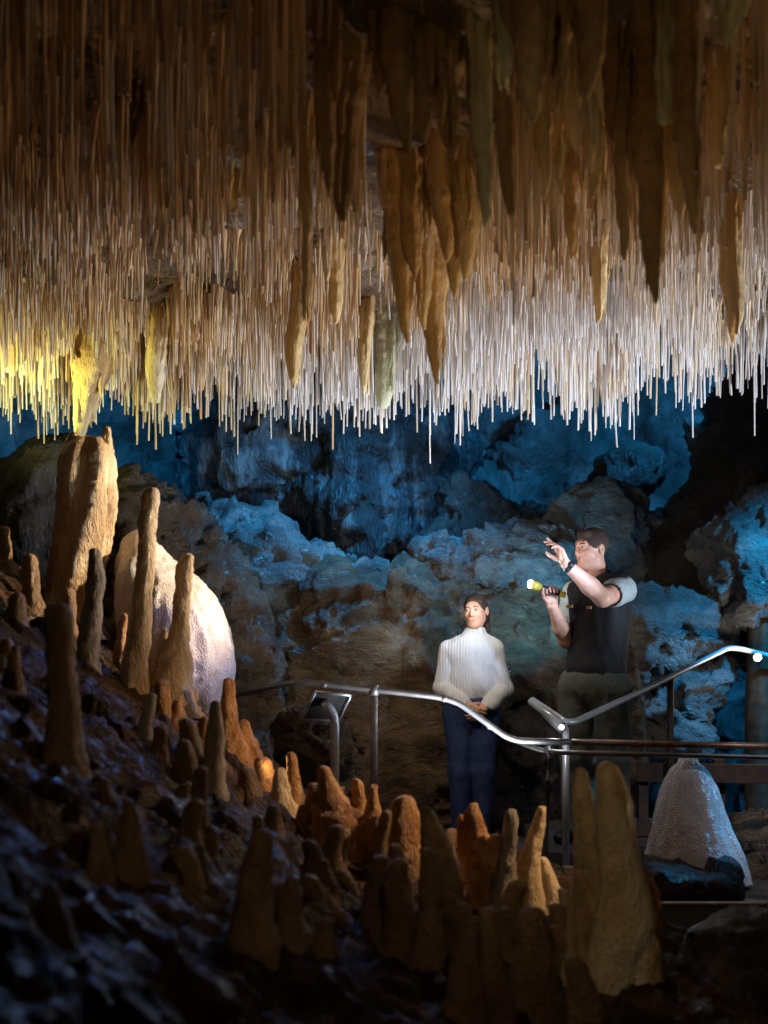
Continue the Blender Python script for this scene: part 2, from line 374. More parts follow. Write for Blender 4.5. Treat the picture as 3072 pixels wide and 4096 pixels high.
# chamber wall: a curved sheet round the far side
na, nz = 420, 130
A, Z = np.meshgrid(np.linspace(R_(-120), R_(120), na), np.linspace(-2.2, 7.5, nz), indexing='ij')
rad = 9.4; X = np.sin(A) * rad; Y = 4.3 + np.cos(A) * rad
p = np.stack([X.ravel(), Y.ravel(), Z.ravel()], 1)
dr = 0.9 * fbm(p * 0.35, 3, 50) + 0.35 * fbm(p * 0.9, 4, 51, True) + 0.12 * fbm(p * 3.2, 3, 52, True)
dr = dr + 0.55 * facets(p * 0.9 + 0.3 * np.stack([fbm(p, 2, 91), fbm(p, 2, 92), fbm(p, 2, 93)], 1), 55) + 0.22 * facets(p * 2.3, 56)
dirv = np.stack([np.sin(A).ravel(), np.cos(A).ravel(), np.zeros(na * nz)], 1)
V = p - dirv * dr[:, None]
I = np.arange(na * nz).reshape(na, nz); F = np.stack([I[:-1, :-1], I[:-1, 1:], I[1:, 1:], I[1:, :-1]], -1).reshape(-1, 4)
tag(mesh_obj('cave_wall', V, F, M['wall']), None, None, None, 'structure')

# ceiling
def ceil_z(x, y, detail=True):
    x = np.asarray(x, float); y = np.asarray(y, float)
    p = np.stack([x, y, np.zeros_like(x)], 1)
    z = 1.78 + 0.10 * fbm(p * 0.8, 2, 60) + 0.05 * sst(0.8, 2.2, x) * 1.5
    z = z - 0.05 * sst(5.2, 7.6, y) * sst(0.2, -1.4, x) 
    z = z + 0.62 * np.maximum(y - 8.5, 0) 
    z = z - 0.10 * sst(1.0, 0.0, np.abs(x - 0.15) / 0.6) * sst(6.6, 4.8, y)
    if detail: z = z + 0.06 * fbm(p * 3.2, 4, 61, True)
    return z
nx, ny = 380, 520
GX, GY = np.meshgrid(np.linspace(-6, 6, nx), np.linspace(-1.5, 14, ny), indexing='ij')
gz = ceil_z(GX.ravel(), GY.ravel())
pp = np.stack([GX.ravel(), GY.ravel(), gz], 1)
gz = gz + 0.025 * fbm(pp * 12, 3, 62, True)
I = np.arange(nx * ny).reshape(nx, ny); F = np.stack([I[:-1, :-1], I[:-1, 1:], I[1:, 1:], I[1:, :-1]], -1).reshape(-1, 4)
tag(mesh_obj('cave_ceiling', np.stack([GX.ravel(), GY.ravel(), gz], 1), F, M['ceil']), None, None, None, 'structure')

# ------------------------------------------------------------------ dripstone spines
def spine(pts, rad, ns=20, step=0.02, lump=0.15, flute=0.0, lf=9.0, seed=0, wob=0.0, blunt=True):
    """pts from root to tip; returns verts, faces of a lumpy tapered body with rounded tip"""
    pts = [np.array(p, float) for p in pts]
    L = [0]
    for a, b in zip(pts[:-1], pts[1:]): L.append(L[-1] + np.linalg.norm(b - a))
    T = L[-1]; n = max(4, int(T / step))
    s = np.linspace(0, T, n)
    C = np.stack([np.interp(s, L, [p[i] for p in pts]) for i in range(3)], 1); r = np.interp(s, L, rad)
    k = np.ones(3) / 3
    for _ in range(max(1, int(0.05 / step))):
        if n > 6: C[1:-1] = (C[:-2] + C[1:-1] + C[2:]) / 3; r[1:-1] = (r[:-2] + r[1:-1] + r[2:]) / 3
    if wob: C = C + wob * np.stack([vn(C * 6 + 3, seed), vn(C * 6 + 9, seed + 1), 0 * s], 1) * np.minimum(1, s / 0.1)[:, None]
    t = C[-1] - C[-2]; t = t / np.linalg.norm(t); rt = r[-1]
    cap = [(math.sin(a), math.cos(a)) for a in (R_(30), R_(58), R_(82))]
    C = np.vstack([C] + [C[n-1] + t * rt * sa * (0.9 if blunt else 1.6) for sa, ca in cap]); r = np.concatenate([r, [rt * ca for sa, ca in cap]])
    n = len(C); th = np.linspace(0, 2 * np.pi, ns, endpoint=False)
    D = np.stack([np.cos(th), np.sin(th), 0 * th], 1)
    V = C[:, None, :] + D[None] * r[:, None, None]
    Vf = V.reshape(-1, 3)
    q = np.repeat(C, ns, 0); dd = np.tile(D, (n, 1)); rr = np.repeat(r, ns)
    f = lump * fbm(Vf * lf, 3, seed + 2) + 0.4 * lump * fbm(Vf * lf * 3.1, 2, seed + 3, True)
    if flute: f = f + flute * fbm((q * np.array([3, 3, 1.2])) + dd * 3.0, 3, seed + 4, True)
    Vf = q + dd * (rr * (1 + f))[:, None]
    I = np.arange(n * ns).reshape(n, ns); J = np.roll(I, -1, 1)
    F = np.stack([I[:-1], J[:-1], J[1:], I[1:]], -1).reshape(-1, 4).tolist()
    F.append(I[-1].tolist()); F.append(I[0][::-1].tolist())
    return Vf, F
def join(parts):
    VV, FF, o = [], [], 0
    for V, F in parts:
        VV.append(V); FF += [[i + o for i in f] for f in F]; o += len(V)
    return np.vstack(VV), FF

GM = 0
def stalagmite(label, m, lobes, d=None, lump=0.34, flute=0.10, lf=12.0, group='stalagmites standing on the slope', name='stalagmite', ddl=None, cat='stalagmite'):
    global GM; GM += 1
    x0, y0, _ = lobes[0][0]
    if d is None: d = ground_hit(x0, y0)
    parts = []
    for li, lb in enumerate(lobes):
        dd = d + (0.0 if li == 0 else (0.04 if li % 2 else -0.03))
        pts = [P(x, y, dd) for x, y, w_ in lb]; rad = [w_ * dd / FQ / 2 for x, y, w_ in lb]; rad[-1] = max(rad[-1], 0.55 * rad[-2])
        b = pts[0].copy(); b.z -= 0.10; pts = [b] + pts; low = li == 0 or abs(lb[0][1] - lobes[0][0][1]) < 60; rad = ([rad[0] * 1.9, rad[0] * 1.35] if low else [rad[0], rad[0]]) + rad[1:]; pts = pts
        parts.append(spine(pts, rad, 24, 0.014, lump, flute, lf, GM * 13 + li * 7, 0.012))
    V, F = join(parts); V = V + (0.006 * fbm(V * 38, 3, GM, True))[:, None] * rng.choice([-1, 1]) * np.array([1, 1, 0.3]); c = tuple(P(x0, y0, d))
    return tag(mesh_obj(name, V, F, M[m], None, c), label, cat, group)

S = stalagmite
S('massive cream column with ragged top rising to the yellow straws at the left', 'honey',
  [[(143,1335,84),(152,1290,88),(168,1200,98),(180,1110,106),(186,1030,112),(188,990,108)], [(206,1245,22),(216,1180,40),(226,1080,44),(232,1010,34),(236,975,16)],
   [(158,1020,48),(154,965,34),(158,940,12)], [(222,1000,36),(226,955,20),(228,925,8)], [(195,1000,44),(198,955,30)], [(176,1000,30),(176,958,16)], [(214,1000,30),(212,950,14)]], lump=0.16, flute=0.42, lf=9, name='column', cat='cave column', group=None)
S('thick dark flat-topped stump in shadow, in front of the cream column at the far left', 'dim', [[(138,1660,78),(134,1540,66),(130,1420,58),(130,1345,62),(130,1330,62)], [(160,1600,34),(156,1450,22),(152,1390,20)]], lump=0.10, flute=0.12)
S('tall grey stalagmite with dark tip, touching the right side of the cream column', 'greycal', [[(186,1525,52),(192,1430,46),(200,1340,44),(208,1260,34),(205,1195,26)]], d=5.9)
S('tallest slim honey stalagmite, standing alone in front of the white flowstone', 'honey', [[(283,1535,52),(290,1440,56),(300,1340,44),(308,1230,38),(316,1130,38),(325,1068,34)]], d=6.0, lump=0.16)
S('slim honey stalagmite on a swollen base, before the right half of the white flowstone', 'honey', [[(366,1500,76),(374,1448,72),(380,1390,40),(388,1320,34),(396,1250,36),(406,1208,30)], [(336,1480,40),(342,1410,26),(350,1365,12)]], d=6.1)
S('small orange spike close behind the foot of the tallest slim stalagmite', 'orange', [[(262,1430,24),(264,1370,18),(268,1330,12)]], d=6.2)
S('short cream stalagmite just below the foot of the tallest slim one', 'greycal', [[(304,1610,32),(312,1550,28),(320,1505,18)]])
S('tall pencil-shaped grey stalagmite left of the orange ones at the rail end', 'greycal', [[(466,1735,44),(463,1640,38),(464,1560,32),(467,1520,14)]])
S('slim bright orange stalagmite under the left end of the handrail', 'orange', [[(500,1650,58),(495,1580,42),(492,1520,30),(490,1475,24)]])
S('squat orange stalagmite cluster right of the slim bright orange one', 'orange', [[(528,1650,56),(526,1600,40),(524,1565,24)], [(548,1650,24),(550,1600,14)], [(512,1640,26),(512,1585,14)]])
S('stubby cream stalagmite with a slanted top above the blue-lit patch', 'honey', [[(606,1750,46),(607,1705,42),(606,1668,22)]])
S('low knobbly orange flowstone mass with many small spires below the sign', 'orange',
  [[(745,1850,120),(735,1780,120),(712,1710,50),(704,1665,14)], [(782,1810,64),(776,1745,38),(766,1690,16)], [(800,1800,52),(808,1740,26),(812,1700,12)],
   [(690,1790,84),(682,1730,38),(674,1700,12)], [(770,1880,60),(752,1810,100)], [(730,1800,60),(734,1740,30),(738,1705,12)], [(650,1780,34),(652,1745,14)]], lump=0.40, lf=16, name='flowstone_mass', cat='flowstone', group=None)
S('rounded bright orange dome between the knobbly mass and the dark stalagmites', 'orange', [[(880,1920,86),(872,1840,84),(868,1775,78),(870,1742,54)]], lump=0.2)
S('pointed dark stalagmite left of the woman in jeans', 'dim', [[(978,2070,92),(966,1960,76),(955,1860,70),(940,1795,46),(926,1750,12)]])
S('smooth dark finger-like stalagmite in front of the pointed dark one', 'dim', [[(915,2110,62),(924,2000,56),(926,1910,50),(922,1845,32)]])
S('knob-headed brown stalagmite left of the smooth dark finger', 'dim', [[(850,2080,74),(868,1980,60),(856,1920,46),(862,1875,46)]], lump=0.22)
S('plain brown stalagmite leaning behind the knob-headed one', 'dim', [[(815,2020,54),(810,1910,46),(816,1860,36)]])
S('bumpy orange stalagmite with forked tip in front of the legs of the woman', 'orange', [[(1036,1970,46),(1036,1900,52),(1040,1835,60),(1018,1780,44),(1020,1745,20)], [(1008,1850,34),(1002,1790,22),(998,1765,14)], [(1066,1860,30),(1062,1810,20)]], lump=0.34, lf=16)
S('slim stalagmite with a white broken top, right of the bumpy orange one', 'greycal', [[(1084,1980,56),(1090,1870,44),(1102,1800,28),(1106,1758,26)]])
S('tapering honey stalagmite beneath the two rail posts', 'honey', [[(1134,1975,52),(1144,1860,46),(1154,1795,34),(1163,1750,20)], [(1190,1975,56),(1182,1910,44),(1170,1862,20)]], lump=0.18)
S('small oval honey stalagmite leaning against the great double one', 'honey', [[(1236,2045,38),(1248,2005,46),(1240,1960,44),(1222,1928,22)]])
S('great double-spired brown stalagmite, biggest in the foreground at the right', 'honey', [[(1310,2150,110),(1330,2060,140),(1350,1990,140),(1342,1920,112),(1330,1850,90),(1325,1760,78),(1321,1700,66),(1318,1668,52)],
   [(1282,2120,96),(1272,1950,72),(1266,1800,54),(1262,1720,42),(1256,1668,24)], [(1375,2110,70),(1385,2040,80),(1378,1980,56)]], lump=0.14, lf=7)
S('small orange spike on the right flank of the great double stalagmite', 'orange', [[(1410,2070,32),(1416,1990,30),(1410,1930,28),(1398,1885,14)]], d=4.3)
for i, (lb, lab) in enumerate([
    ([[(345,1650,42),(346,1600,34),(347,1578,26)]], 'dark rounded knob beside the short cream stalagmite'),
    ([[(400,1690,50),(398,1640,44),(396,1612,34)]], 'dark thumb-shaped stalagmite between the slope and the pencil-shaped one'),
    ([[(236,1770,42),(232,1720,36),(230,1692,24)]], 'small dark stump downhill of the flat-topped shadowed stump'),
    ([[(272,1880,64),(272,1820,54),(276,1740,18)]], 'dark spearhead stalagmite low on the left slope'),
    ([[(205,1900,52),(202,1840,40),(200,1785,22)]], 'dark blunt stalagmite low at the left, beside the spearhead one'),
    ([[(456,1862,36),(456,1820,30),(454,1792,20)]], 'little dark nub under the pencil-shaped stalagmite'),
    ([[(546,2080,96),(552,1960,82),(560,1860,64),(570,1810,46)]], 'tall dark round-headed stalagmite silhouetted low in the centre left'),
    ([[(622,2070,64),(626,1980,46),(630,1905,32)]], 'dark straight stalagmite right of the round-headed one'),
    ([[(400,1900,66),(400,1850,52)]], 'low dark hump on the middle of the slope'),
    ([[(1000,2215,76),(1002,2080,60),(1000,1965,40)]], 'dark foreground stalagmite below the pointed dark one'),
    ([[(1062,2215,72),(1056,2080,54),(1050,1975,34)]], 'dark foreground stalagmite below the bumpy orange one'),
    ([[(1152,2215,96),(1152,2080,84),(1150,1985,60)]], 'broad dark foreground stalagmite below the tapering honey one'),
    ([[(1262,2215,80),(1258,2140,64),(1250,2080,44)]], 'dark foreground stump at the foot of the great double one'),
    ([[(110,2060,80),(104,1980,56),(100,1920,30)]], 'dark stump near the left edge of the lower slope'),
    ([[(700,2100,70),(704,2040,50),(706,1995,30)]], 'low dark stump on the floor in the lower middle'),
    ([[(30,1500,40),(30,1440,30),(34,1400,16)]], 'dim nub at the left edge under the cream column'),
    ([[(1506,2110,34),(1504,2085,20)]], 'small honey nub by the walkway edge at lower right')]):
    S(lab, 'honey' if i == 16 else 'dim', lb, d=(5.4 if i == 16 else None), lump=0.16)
S('thin orange stalagmite cut by the left edge of view', 'orange', [[(-2,1230,24),(0,1180,20),(2,1150,12)]], d=7.0)
# smaller dim stalagmites crowding the lower slope
for i in range(50):
    if i < 34: x = rng.uniform(-0.75, 0.75); y = rng.uniform(3.7, 6.0)
    else: x = rng.uniform(-1.9, 0.2); y = rng.uniform(3.6, 7.0)
    if abs(x / y) > 0.28: x = 0.26 * y * np.sign(x)
    z = float(ground([x], [y])[0]); hh = rng.uniform(0.07, 0.24); r = rng.uniform(0.018, 0.034)
    b = [(x, y, z - .06), (x, y, z + .01), (x + rng.uniform(-.01, .01), y, z + hh * .5), (x + rng.uniform(-.02, .02), y, z + hh)]
    ps = [spine(b, [r * 2.2, r * 1.4, r * 1.1, r * rng.uniform(.8, 1.05)], 18, 0.014, 0.36, 0.12, 14, 900 + i, 0.012)]
    if rng.rand() < .5:
        q = rng.uniform(-.05, .05); ps.append(spine([(x + q, y, z - .05), (x + q, y, z + hh * .35), (x + q * 1.1, y, z + hh * .6)], [r * 2, r * .9, r * .5], 14, 0.014, 0.36, 0.12, 14, 1900 + i, 0.01))
    V, F = join(ps); warm = y > 5.0 and x > -0.9 and rng.rand() < .45
    tag(mesh_obj('stalagmite', V, F, M['orange' if warm else 'dim'], None, (x, y, z)), 'small warm orange stalagmite among the crowded ones on the slope' if warm else 'small dull brown stalagmite among the crowded ones on the slope',
        'stalagmite', 'small orange stalagmites on the slope' if warm else 'small dull stalagmites on the slope')
# many tiny nubs and drip cups that pepper the slope
parts = []
for i in range(520):
    x = rng.uniform(-2.2, 1.6); y = rng.uniform(3.2, 7.3)
    z = float(ground([x], [y])[0]); hh = rng.uniform(0.005, 0.03); r = rng.uniform(0.012, 0.045)
    parts.append(spine([(x, y, z - 0.04), (x + rng.uniform(-.01, .01), y, z + hh * 0.5), (x + rng.uniform(-.02, .02), y, z + hh)], [r * 1.7, r * 1.1, r * 0.6], 9, 0.02, 0.25, 0, 14, i))
V, F = join(parts)
tag(mesh_obj('rubble', V, F, M['slope']), 'tiny dark nubs and rubble scattered over the slope', 'rubble', None, 'stuff')

# ------------------------------------------------------------------ flowstones and boulders
Rk = poly_rock
Rk('flowstone', 'big white sparkling flowstone dome behind the tall honey stalagmites', 'flowstone',
   [(262,1145),(280,1136),(300,1168),(340,1212),(400,1250),(450,1305),(480,1385),(487,1440),(472,1500),(456,1545),(420,1562),(395,1540),(330,1510),(250,1450),(225,1380),(228,1250),(240,1180)], 6.5, 0.34, 'white', 0.8, 0.014, 0.018, 3.0, 1, flute=0.030, soft=22)
parts = []
for li, (lb, dd) in enumerate(((((1500,1905,226),(1500,1870,206),(1494,1820,178),(1490,1760,146),(1488,1700,112),(1486,1660,76),(1486,1648,44)), 7.3),
                               (((1584,1910,76),(1566,1850,84),(1538,1780,70),(1515,1720,50)), 7.28), (((1436,1905,110),(1444,1840,96),(1458,1760,70),(1470,1700,46)), 7.28))):
    parts.append(spine([P(x, y, dd) for x, y, w_ in lb], [w_ * dd / FQ / 2 for x, y, w_ in lb], 96, 0.009, 0.05, 0.10, 7, 700 + li, 0.0))
V, F = join(parts); V = V + (0.004 * fbm(V * 45, 3, 71, True))[:, None] * np.array([1, -1, 0.3])
tag(mesh_obj('flowstone', V, F, M['pale'], None, tuple(P(1500, 1890, 7.3))), 'pale sparkling flowstone cone with glittering blue right edge, beneath the rails', 'flowstone')
Rk('boulder', 'black rock block under the white flowstone cone', 'boulder', [(1392,1872),(1470,1874),(1600,1890),(1612,1965),(1400,1965)], 6.86, 0.3, 'dark', 0.12, 0.022, 0.03, 3, 3)
Rk('boulder', 'rough orange-brown rock at the right edge beside the flowstone cone', 'boulder', [(1575,1800),(1640,1782),(1760,1780),(1800,1960),(1600,1968),(1600,1880)], 7.5, 0.35, 'brown', 0.2, 0.022, 0.05, 4, 4)
Rk('boulder', 'huge brown rock mound filling the centre behind the woman', 'boulder',
   [(560,1330),(640,1260),(700,1228),(860,1222),(1000,1225),(1120,1235),(1240,1260),(1350,1330),(1400,1420),(1410,1640),(1400,1900),(440,1900),(440,1500),(500,1400)], 9.5, 0.9, 'brown', 0.7, 0.03, 0.10, 1.6, 5)
Rk('boulder', 'grey-blue rock ramp left of the huge brown mound', 'boulder',
   [(360,1110),(430,1090),(520,1092),(600,1105),(680,1170),(760,1222),(820,1240),(780,1300),(640,1360),(560,1440),(480,1480),(400,1460),(340,1300)], 9.9, 0.6, 'grey', 0.5, 0.028, 0.09, 2.0, 6)
Rk('boulder', 'brown rock shoulder behind the white flowstone dome', 'boulder',
   [(235,1010),(300,1040),(360,1090),(420,1160),(480,1240),(540,1340),(560,1420),(600,1620),(560,1800),(300,1800),(180,1600),(160,1200)], 8.6, 0.5, 'brown', 0.45, 0.026, 0.08, 2.4, 7)
Rk('boulder', 'dark ridged rock at the far left behind the cream column', 'boulder',
   [(-120,1040),(-20,980),(40,940),(90,922),(140,935),(175,1000),(200,1120),(190,1330),(60,1400),(-120,1400)], 8.3, 0.5, 'dark', 0.4, 0.026, 0.09, 2.4, 8, flute=0.02)
Rk('boulder', 'dark streaked flowstone curtain in the middle of the blue wall', 'flowstone curtain',
   [(365,900),(420,830),(560,800),(760,800),(930,830),(1000,900),(985,1000),(950,1120),(925,1230),(760,1240),(660,1150),(560,1100),(440,1100),(370,1060),(355,980)], 11.4, 0.6, 'streak', 0.5, 0.034, 0.12, 1.6, 9, flute=0.05)
Rk('boulder', 'dark brown overhanging rock above the ledge, right of the streaked curtain', 'boulder',
   [(985,1010),(1060,1040),(1130,1090),(1215,1090),(1240,1130),(1180,1180),(1060,1200),(930,1215),(915,1170),(960,1110)], 10.8, 0.5, 'dark', 0.35, 0.03, 0.07, 2.2, 10)
Rk('boulder', 'glittering blue-grey ledge behind the torch', 'boulder',
   [(905,1180),(960,1160),(1060,1142),(1180,1132),(1240,1160),(1290,1200),(1300,1330),(1200,1400),(1040,1320),(930,1260)], 9.8, 0.5, 'grey', 0.35, 0.026, 0.07, 3.0, 11)
Rk('boulder', 'blue-grey tilted rock behind the head of the man', 'boulder',
   [(1195,1130),(1240,1080),(1330,1050),(1400,1075),(1400,1140),(1440,1210),(1400,1290),(1290,1290),(1220,1200)], 10.4, 0.45, 'grey', 0.35, 0.028, 0.08, 2.2, 12)
Rk('boulder', 'dark round boulder high in the middle of the right-hand wall', 'boulder', [(1335,990),(1370,965),(1420,975),(1435,1010),(1400,1060),(1340,1080),(1310,1040)], 11.3, 0.35, 'dark', 0.3, 0.028, 0.06, 2.6, 13)
Rk('boulder', 'blue-topped wedge of rock above the right-hand dark hollow', 'boulder', [(1345,1130),(1390,1092),(1420,1088),(1470,1128),(1440,1160),(1360,1160)], 10.6, 0.3, 'grey', 0.2, 0.024, 0.04, 3, 14)
Rk('boulder', 'dark towering rock at the upper right edge', 'boulder',
   [(1600,800),(1720,780),(1760,1000),(1740,1400),(1640,1420),(1600,1330),(1500,1290),(1420,1290),(1430,1200),(1500,1130),(1540,1050),(1560,960),(1580,880)], 10.2, 0.6, 'dark', 0.5, 0.034, 0.12, 1.4, 15)
Rk('boulder', 'bright blue hanging rock lobe at the right edge', 'boulder',
   [(1548,1150),(1600,1115),(1680,1060),(1780,1050),(1780,1300),(1680,1320),(1625,1325),(1590,1290),(1560,1220)], 9.2, 0.4, 'grey', 0.35, 0.022, 0.06, 3.4, 16)
Rk('boulder', 'broad bright cyan boulder right of the man', 'boulder',
   [(1340,1285),(1400,1272),(1490,1280),(1560,1310),(1615,1350),(1600,1375),(1540,1400),(1470,1440),(1400,1480),(1350,1480),(1340,1380)], 9.3, 0.4, 'grey', 0.3, 0.022, 0.05, 3.0, 17)
Rk('boulder', 'cyan-lit broken rock under the sloping blue rail', 'boulder',
   [(1385,1490),(1450,1470),(1530,1440),(1590,1430),(1600,1480),(1545,1540),(1535,1640),(1500,1660),(1395,1650)], 9.5, 0.4, 'grey', 0.3, 0.022, 0.06, 3.6, 18)
Rk('boulder', 'narrow brown rock spike just right of the trousers of the man', 'boulder', [(1352,1400),(1364,1388),(1384,1460),(1396,1540),(1402,1700),(1350,1700)], 8.9, 0.12, 'brown', 0.08, 0.016, 0.02, 5, 19)
Rk('boulder', 'dark blue-flecked boulder between the woman and the rail posts', 'boulder', [(1050,1560),(1090,1535),(1150,1530),(1200,1570),(1215,1700),(1210,1900),(1040,1900),(1040,1700)], 9.25, 0.22, 'dark', 0.2, 0.022, 0.05, 3.2, 20)
Rk('boulder', 'broken brown rock under the small reading sign', 'boulder', [(600,1560),(640,1545),(700,1560),(735,1600),(760,1700),(780,1860),(600,1860),(590,1640)], 7.6, 0.25, 'brown', 0.2, 0.02, 0.06, 4, 21)
Rk('boulder', 'black foreground rock in the bottom right corner', 'boulder', [(1500,2130),(1560,2060),(1640,2045),(1760,2040),(1780,2330),(1480,2330)], 4.6, 0.3, 'dark', 0.25, 0.02, 0.04, 3, 22)
Rk('boulder', 'low black foreground rock below the great double stalagmite', 'boulder', [(1340,2150),(1420,2110),(1500,2120),(1540,2180),(1540,2330),(1330,2330)], 4.3, 0.25, 'dark', 0.2, 0.02, 0.04, 3, 23)

# ------------------------------------------------------------------ stalactites
def add_tint(o, cols):
    a = o.data.color_attributes.new('tint', 'FLOAT_COLOR', 'POINT')
    a.data.foreach_set('color', np.asarray(cols, dtype=np.float32).ravel())
GS = 0; SHADE = []
def stalactite(label, m, lobes, d, lump=0.22, flute=0.24, blunt=False, sats=5):
    """each lobe: (x, y, width) from tip upward; the last one is carried up into the ceiling"""
    global GS; GS += 1
    parts = []
    full = []
    for lb in lobes:
        (x0, y0, w0), (x1, y1, w1) = lb[0], lb[1]
        lb = [lb[0], (x0 + (x1 - x0) * .3 + rng.uniform(-2, 2), y0 + (y1 - y0) * .3, w0 + (w1 - w0) * .55)] + [(x, y, w_ * rng.uniform(.92, 1.15)) for x, y, w_ in lb[1:]]
        full.append(lb)
    if sats:
        for lb in list(full):
            for q in range(sats):
                k_ = rng.randint(1, len(lb)); x, y, w_ = lb[k_]; x += rng.choice([-1, 1]) * w_ * rng.uniform(.35, .6); y += rng.uniform(-20, 30)
                ww = w_ * rng.uniform(.25, .5); L_ = ww * rng.uniform(2, 4.5)
                full.append([(x, y, 4), (x, y - L_ * .4, ww * .7), (x, y - L_, ww), (lb[-1][0] + (x - lb[k_][0]) * .8, min(y - L_ * 1.5, lb[-1][1]), ww * 1.1)])
    lobes = full
    for li, lb in enumerate(lobes):
        dd = d + (0, 0.06, -0.05, 0.03, 0.09)[li % 5]
        for a_, b_ in zip(lb[:-1], lb[1:]): SHADE.append((a_, b_, dd))
        pts = [P(x, y, dd) for x, y, w_ in lb][::-1]; rad = [w_ * dd / FQ / 2 for x, y, w_ in lb][::-1]
        top = pts[0].copy(); cz = float(ceil_z([top.x], [top.y])[0]) + 0.06
        if cz > top.z + 0.02: top.z = cz; pts = [top] + pts; rad = [rad[0] * 1.25] + rad
        parts.append(spine(pts, rad, 26, 0.013, lump, flute, 7, 500 + GS * 11 + li, 0.014, blunt))
    V, F = join(parts)
    zt = V[:, 2].min(); u = np.clip((V[:, 2] - zt) / 0.45, 0, 1)[:, None]
    tn = np.array((1.65, 1.8, 1.9)) * (1 - u) + np.array((1.1, 1.0, 0.85)) * u
    tn = tn * (1 + 0.30 * fbm(V * np.array([14, 14, 3]), 3, GS + 40))[:, None]
    V = V + np.stack([fbm(V * 34, 3, GS + 80), fbm(V * 34, 3, GS + 81), 0 * V[:, 0]], 1) * 0.006
    top = P(lobes[0][-1][0], lobes[0][-1][1], d); c = (top.x, top.y, float(ceil_z([top.x], [top.y])[0]))
    o = mesh_obj('stalactite', V, F, M[m], None, c); add_tint(o, np.hstack([tn, np.ones((len(tn), 1))]))
    return tag(o, label, 'stalactite', 'large stalactites hanging from the ceiling')
T = stalactite
T('longest honey-tipped stalactite hanging at the centre of the fringe', 'stal', [[(950,825,8),(945,760,26),(938,700,42),(930,600,54),(925,480,62)]], 5.3)
T('brown fluted curtain of fused stalactites left of the longest centre one', 'stal', [[(880,738,8),(872,660,28),(866,560,44),(862,420,60)], [(918,705,8),(912,620,28),(905,500,48)], [(895,600,8),(892,540,30),(888,420,44),(884,300,50)], [(838,520,8),(838,440,26),(838,330,40)], [(850,640,8),(848,560,22),(848,430,40)]], 5.1)
T('pale-edged stalactite right of the longest centre one', 'stal', [[(1004,600,8),(1010,540,32),(1010,470,48),(1000,360,60)], [(985,640,8),(980,560,28),(978,440,48)], [(960,560,8),(956,480,34),(950,340,50)], [(1022,520,6),(1020,450,22),(1018,340,36)]], 4.9)
T('dark stalactite with two pointed lobes high in the middle', 'staldark', [[(915,305,6),(908,250,32),(900,160,56)], [(975,345,6),(970,280,40),(965,180,60)], [(880,330,6),(872,260,34),(860,140,60)]], 3.95)
T('greenish grey column-like stalactite running down right of centre', 'stalgreen', [[(1046,480,10),(1044,400,30),(1038,280,40),(1034,120,46),(1030,0,50)]], 3.85, 0.06)
T('short dim stalactite ending high beside the greenish column', 'stalgreen', [[(1089,188,6),(1090,140,22),(1086,60,34)]], 3.7)
T('dark brown stalactite just right of the greenish column', 'staldark', [[(1096,468,6),(1094,400,22),(1088,280,34),(1084,160,40)]], 4)
T('thin deep orange stalactite hanging left of centre', 'stal', [[(661,690,5),(663,600,12),(664,450,18),(662,310,30)]], 4.6)
T('dark brown tapering stalactite left of the central curtain', 'staldark', [[(742,468,14),(746,400,36),(752,300,46),(760,160,66)]], 4.1)
T('dim broad stalactite behind the dark tapering one', 'staldark', [[(702,420,8),(704,330,26),(706,200,44)], [(820,210,6),(822,120,36),(824,30,60)]], 3.9)
T('long dark stalactite with orange flank at the right', 'staldark', [[(1416,652,6),(1412,600,24),(1408,520,36),(1402,400,44),(1398,260,52),(1396,120,56)]], 4.1)
T('dark thorn-tipped stalactite between the two long right-hand ones', 'staldark', [[(1496,505,4),(1492,440,24),(1486,360,44),(1482,240,52),(1484,80,56)]], 3.9)
T('broken pale-ended stalactite at the upper right', 'stalgreen', [[(1434,262,24),(1436,200,28),(1434,60,32)]], 3.8, blunt=True)
T('orange and cream stalactite near the right edge of the fringe', 'stal', [[(1586,736,6),(1582,680,30),(1578,600,42),(1580,500,34),(1584,440,20)]], 5.7)
T('flat orange stalactite blade at the upper right', 'stal', [[(1552,350,20),(1550,280,34),(1548,150,38)]], 4.4)
T('dark green-tipped stalactite in the upper right corner', 'stalgreen', [[(1572,108,5),(1574,70,34),(1580,10,66)]], 3.6)
T('heavy cream stalactite with a blunt tip in the left fringe', 'stal', [[(341,862,12),(340,820,32),(344,720,42),(348,620,34)]], 7.4)
T('cream stalactite left of centre in the fringe', 'stal', [[(636,835,6),(636,790,26),(642,700,36),(650,620,30)]], 6.6)
T('small orange stalactite in the middle of the fringe', 'stal', [[(726,695,6),(724,650,26),(726,610,24)]], 6.2)
T('slim tan stalactite ending low in the middle of the fringe', 'stal', [[(787,845,5),(786,780,22),(790,690,32),(796,620,26)]], 7.4)
T('smooth white stalactite right of the slim tan one', 'stalgreen', [[(828,862,28),(830,800,38),(834,720,40)]], 7.7)
T('cream and orange stalactite in the right-hand half of the fringe', 'stal', [[(1294,690,5),(1296,640,22),(1298,580,28)]], 6.2)
T('yellow stalactite pair meeting the top of the cream column', 'stal', [[(176,950,6),(180,900,30),(192,840,56),(204,780,84)], [(206,905,6),(208,850,20),(212,790,30)]], 7.45)
T('orange pendant high in the left part of the ceiling', 'stal', [[(506,458,8),(508,430,26),(510,405,20)]], 5.3)
T('brown curtain above the right-hand straws', 'stal', [[(1246,330,6),(1240,260,34),(1236,150,50)], [(1212,420,6),(1210,320,20),(1206,200,34)], [(1174,430,6),(1176,330,24),(1178,180,44)], [(1290,420,8),(1288,340,26),(1284,220,40)]], 4.2)
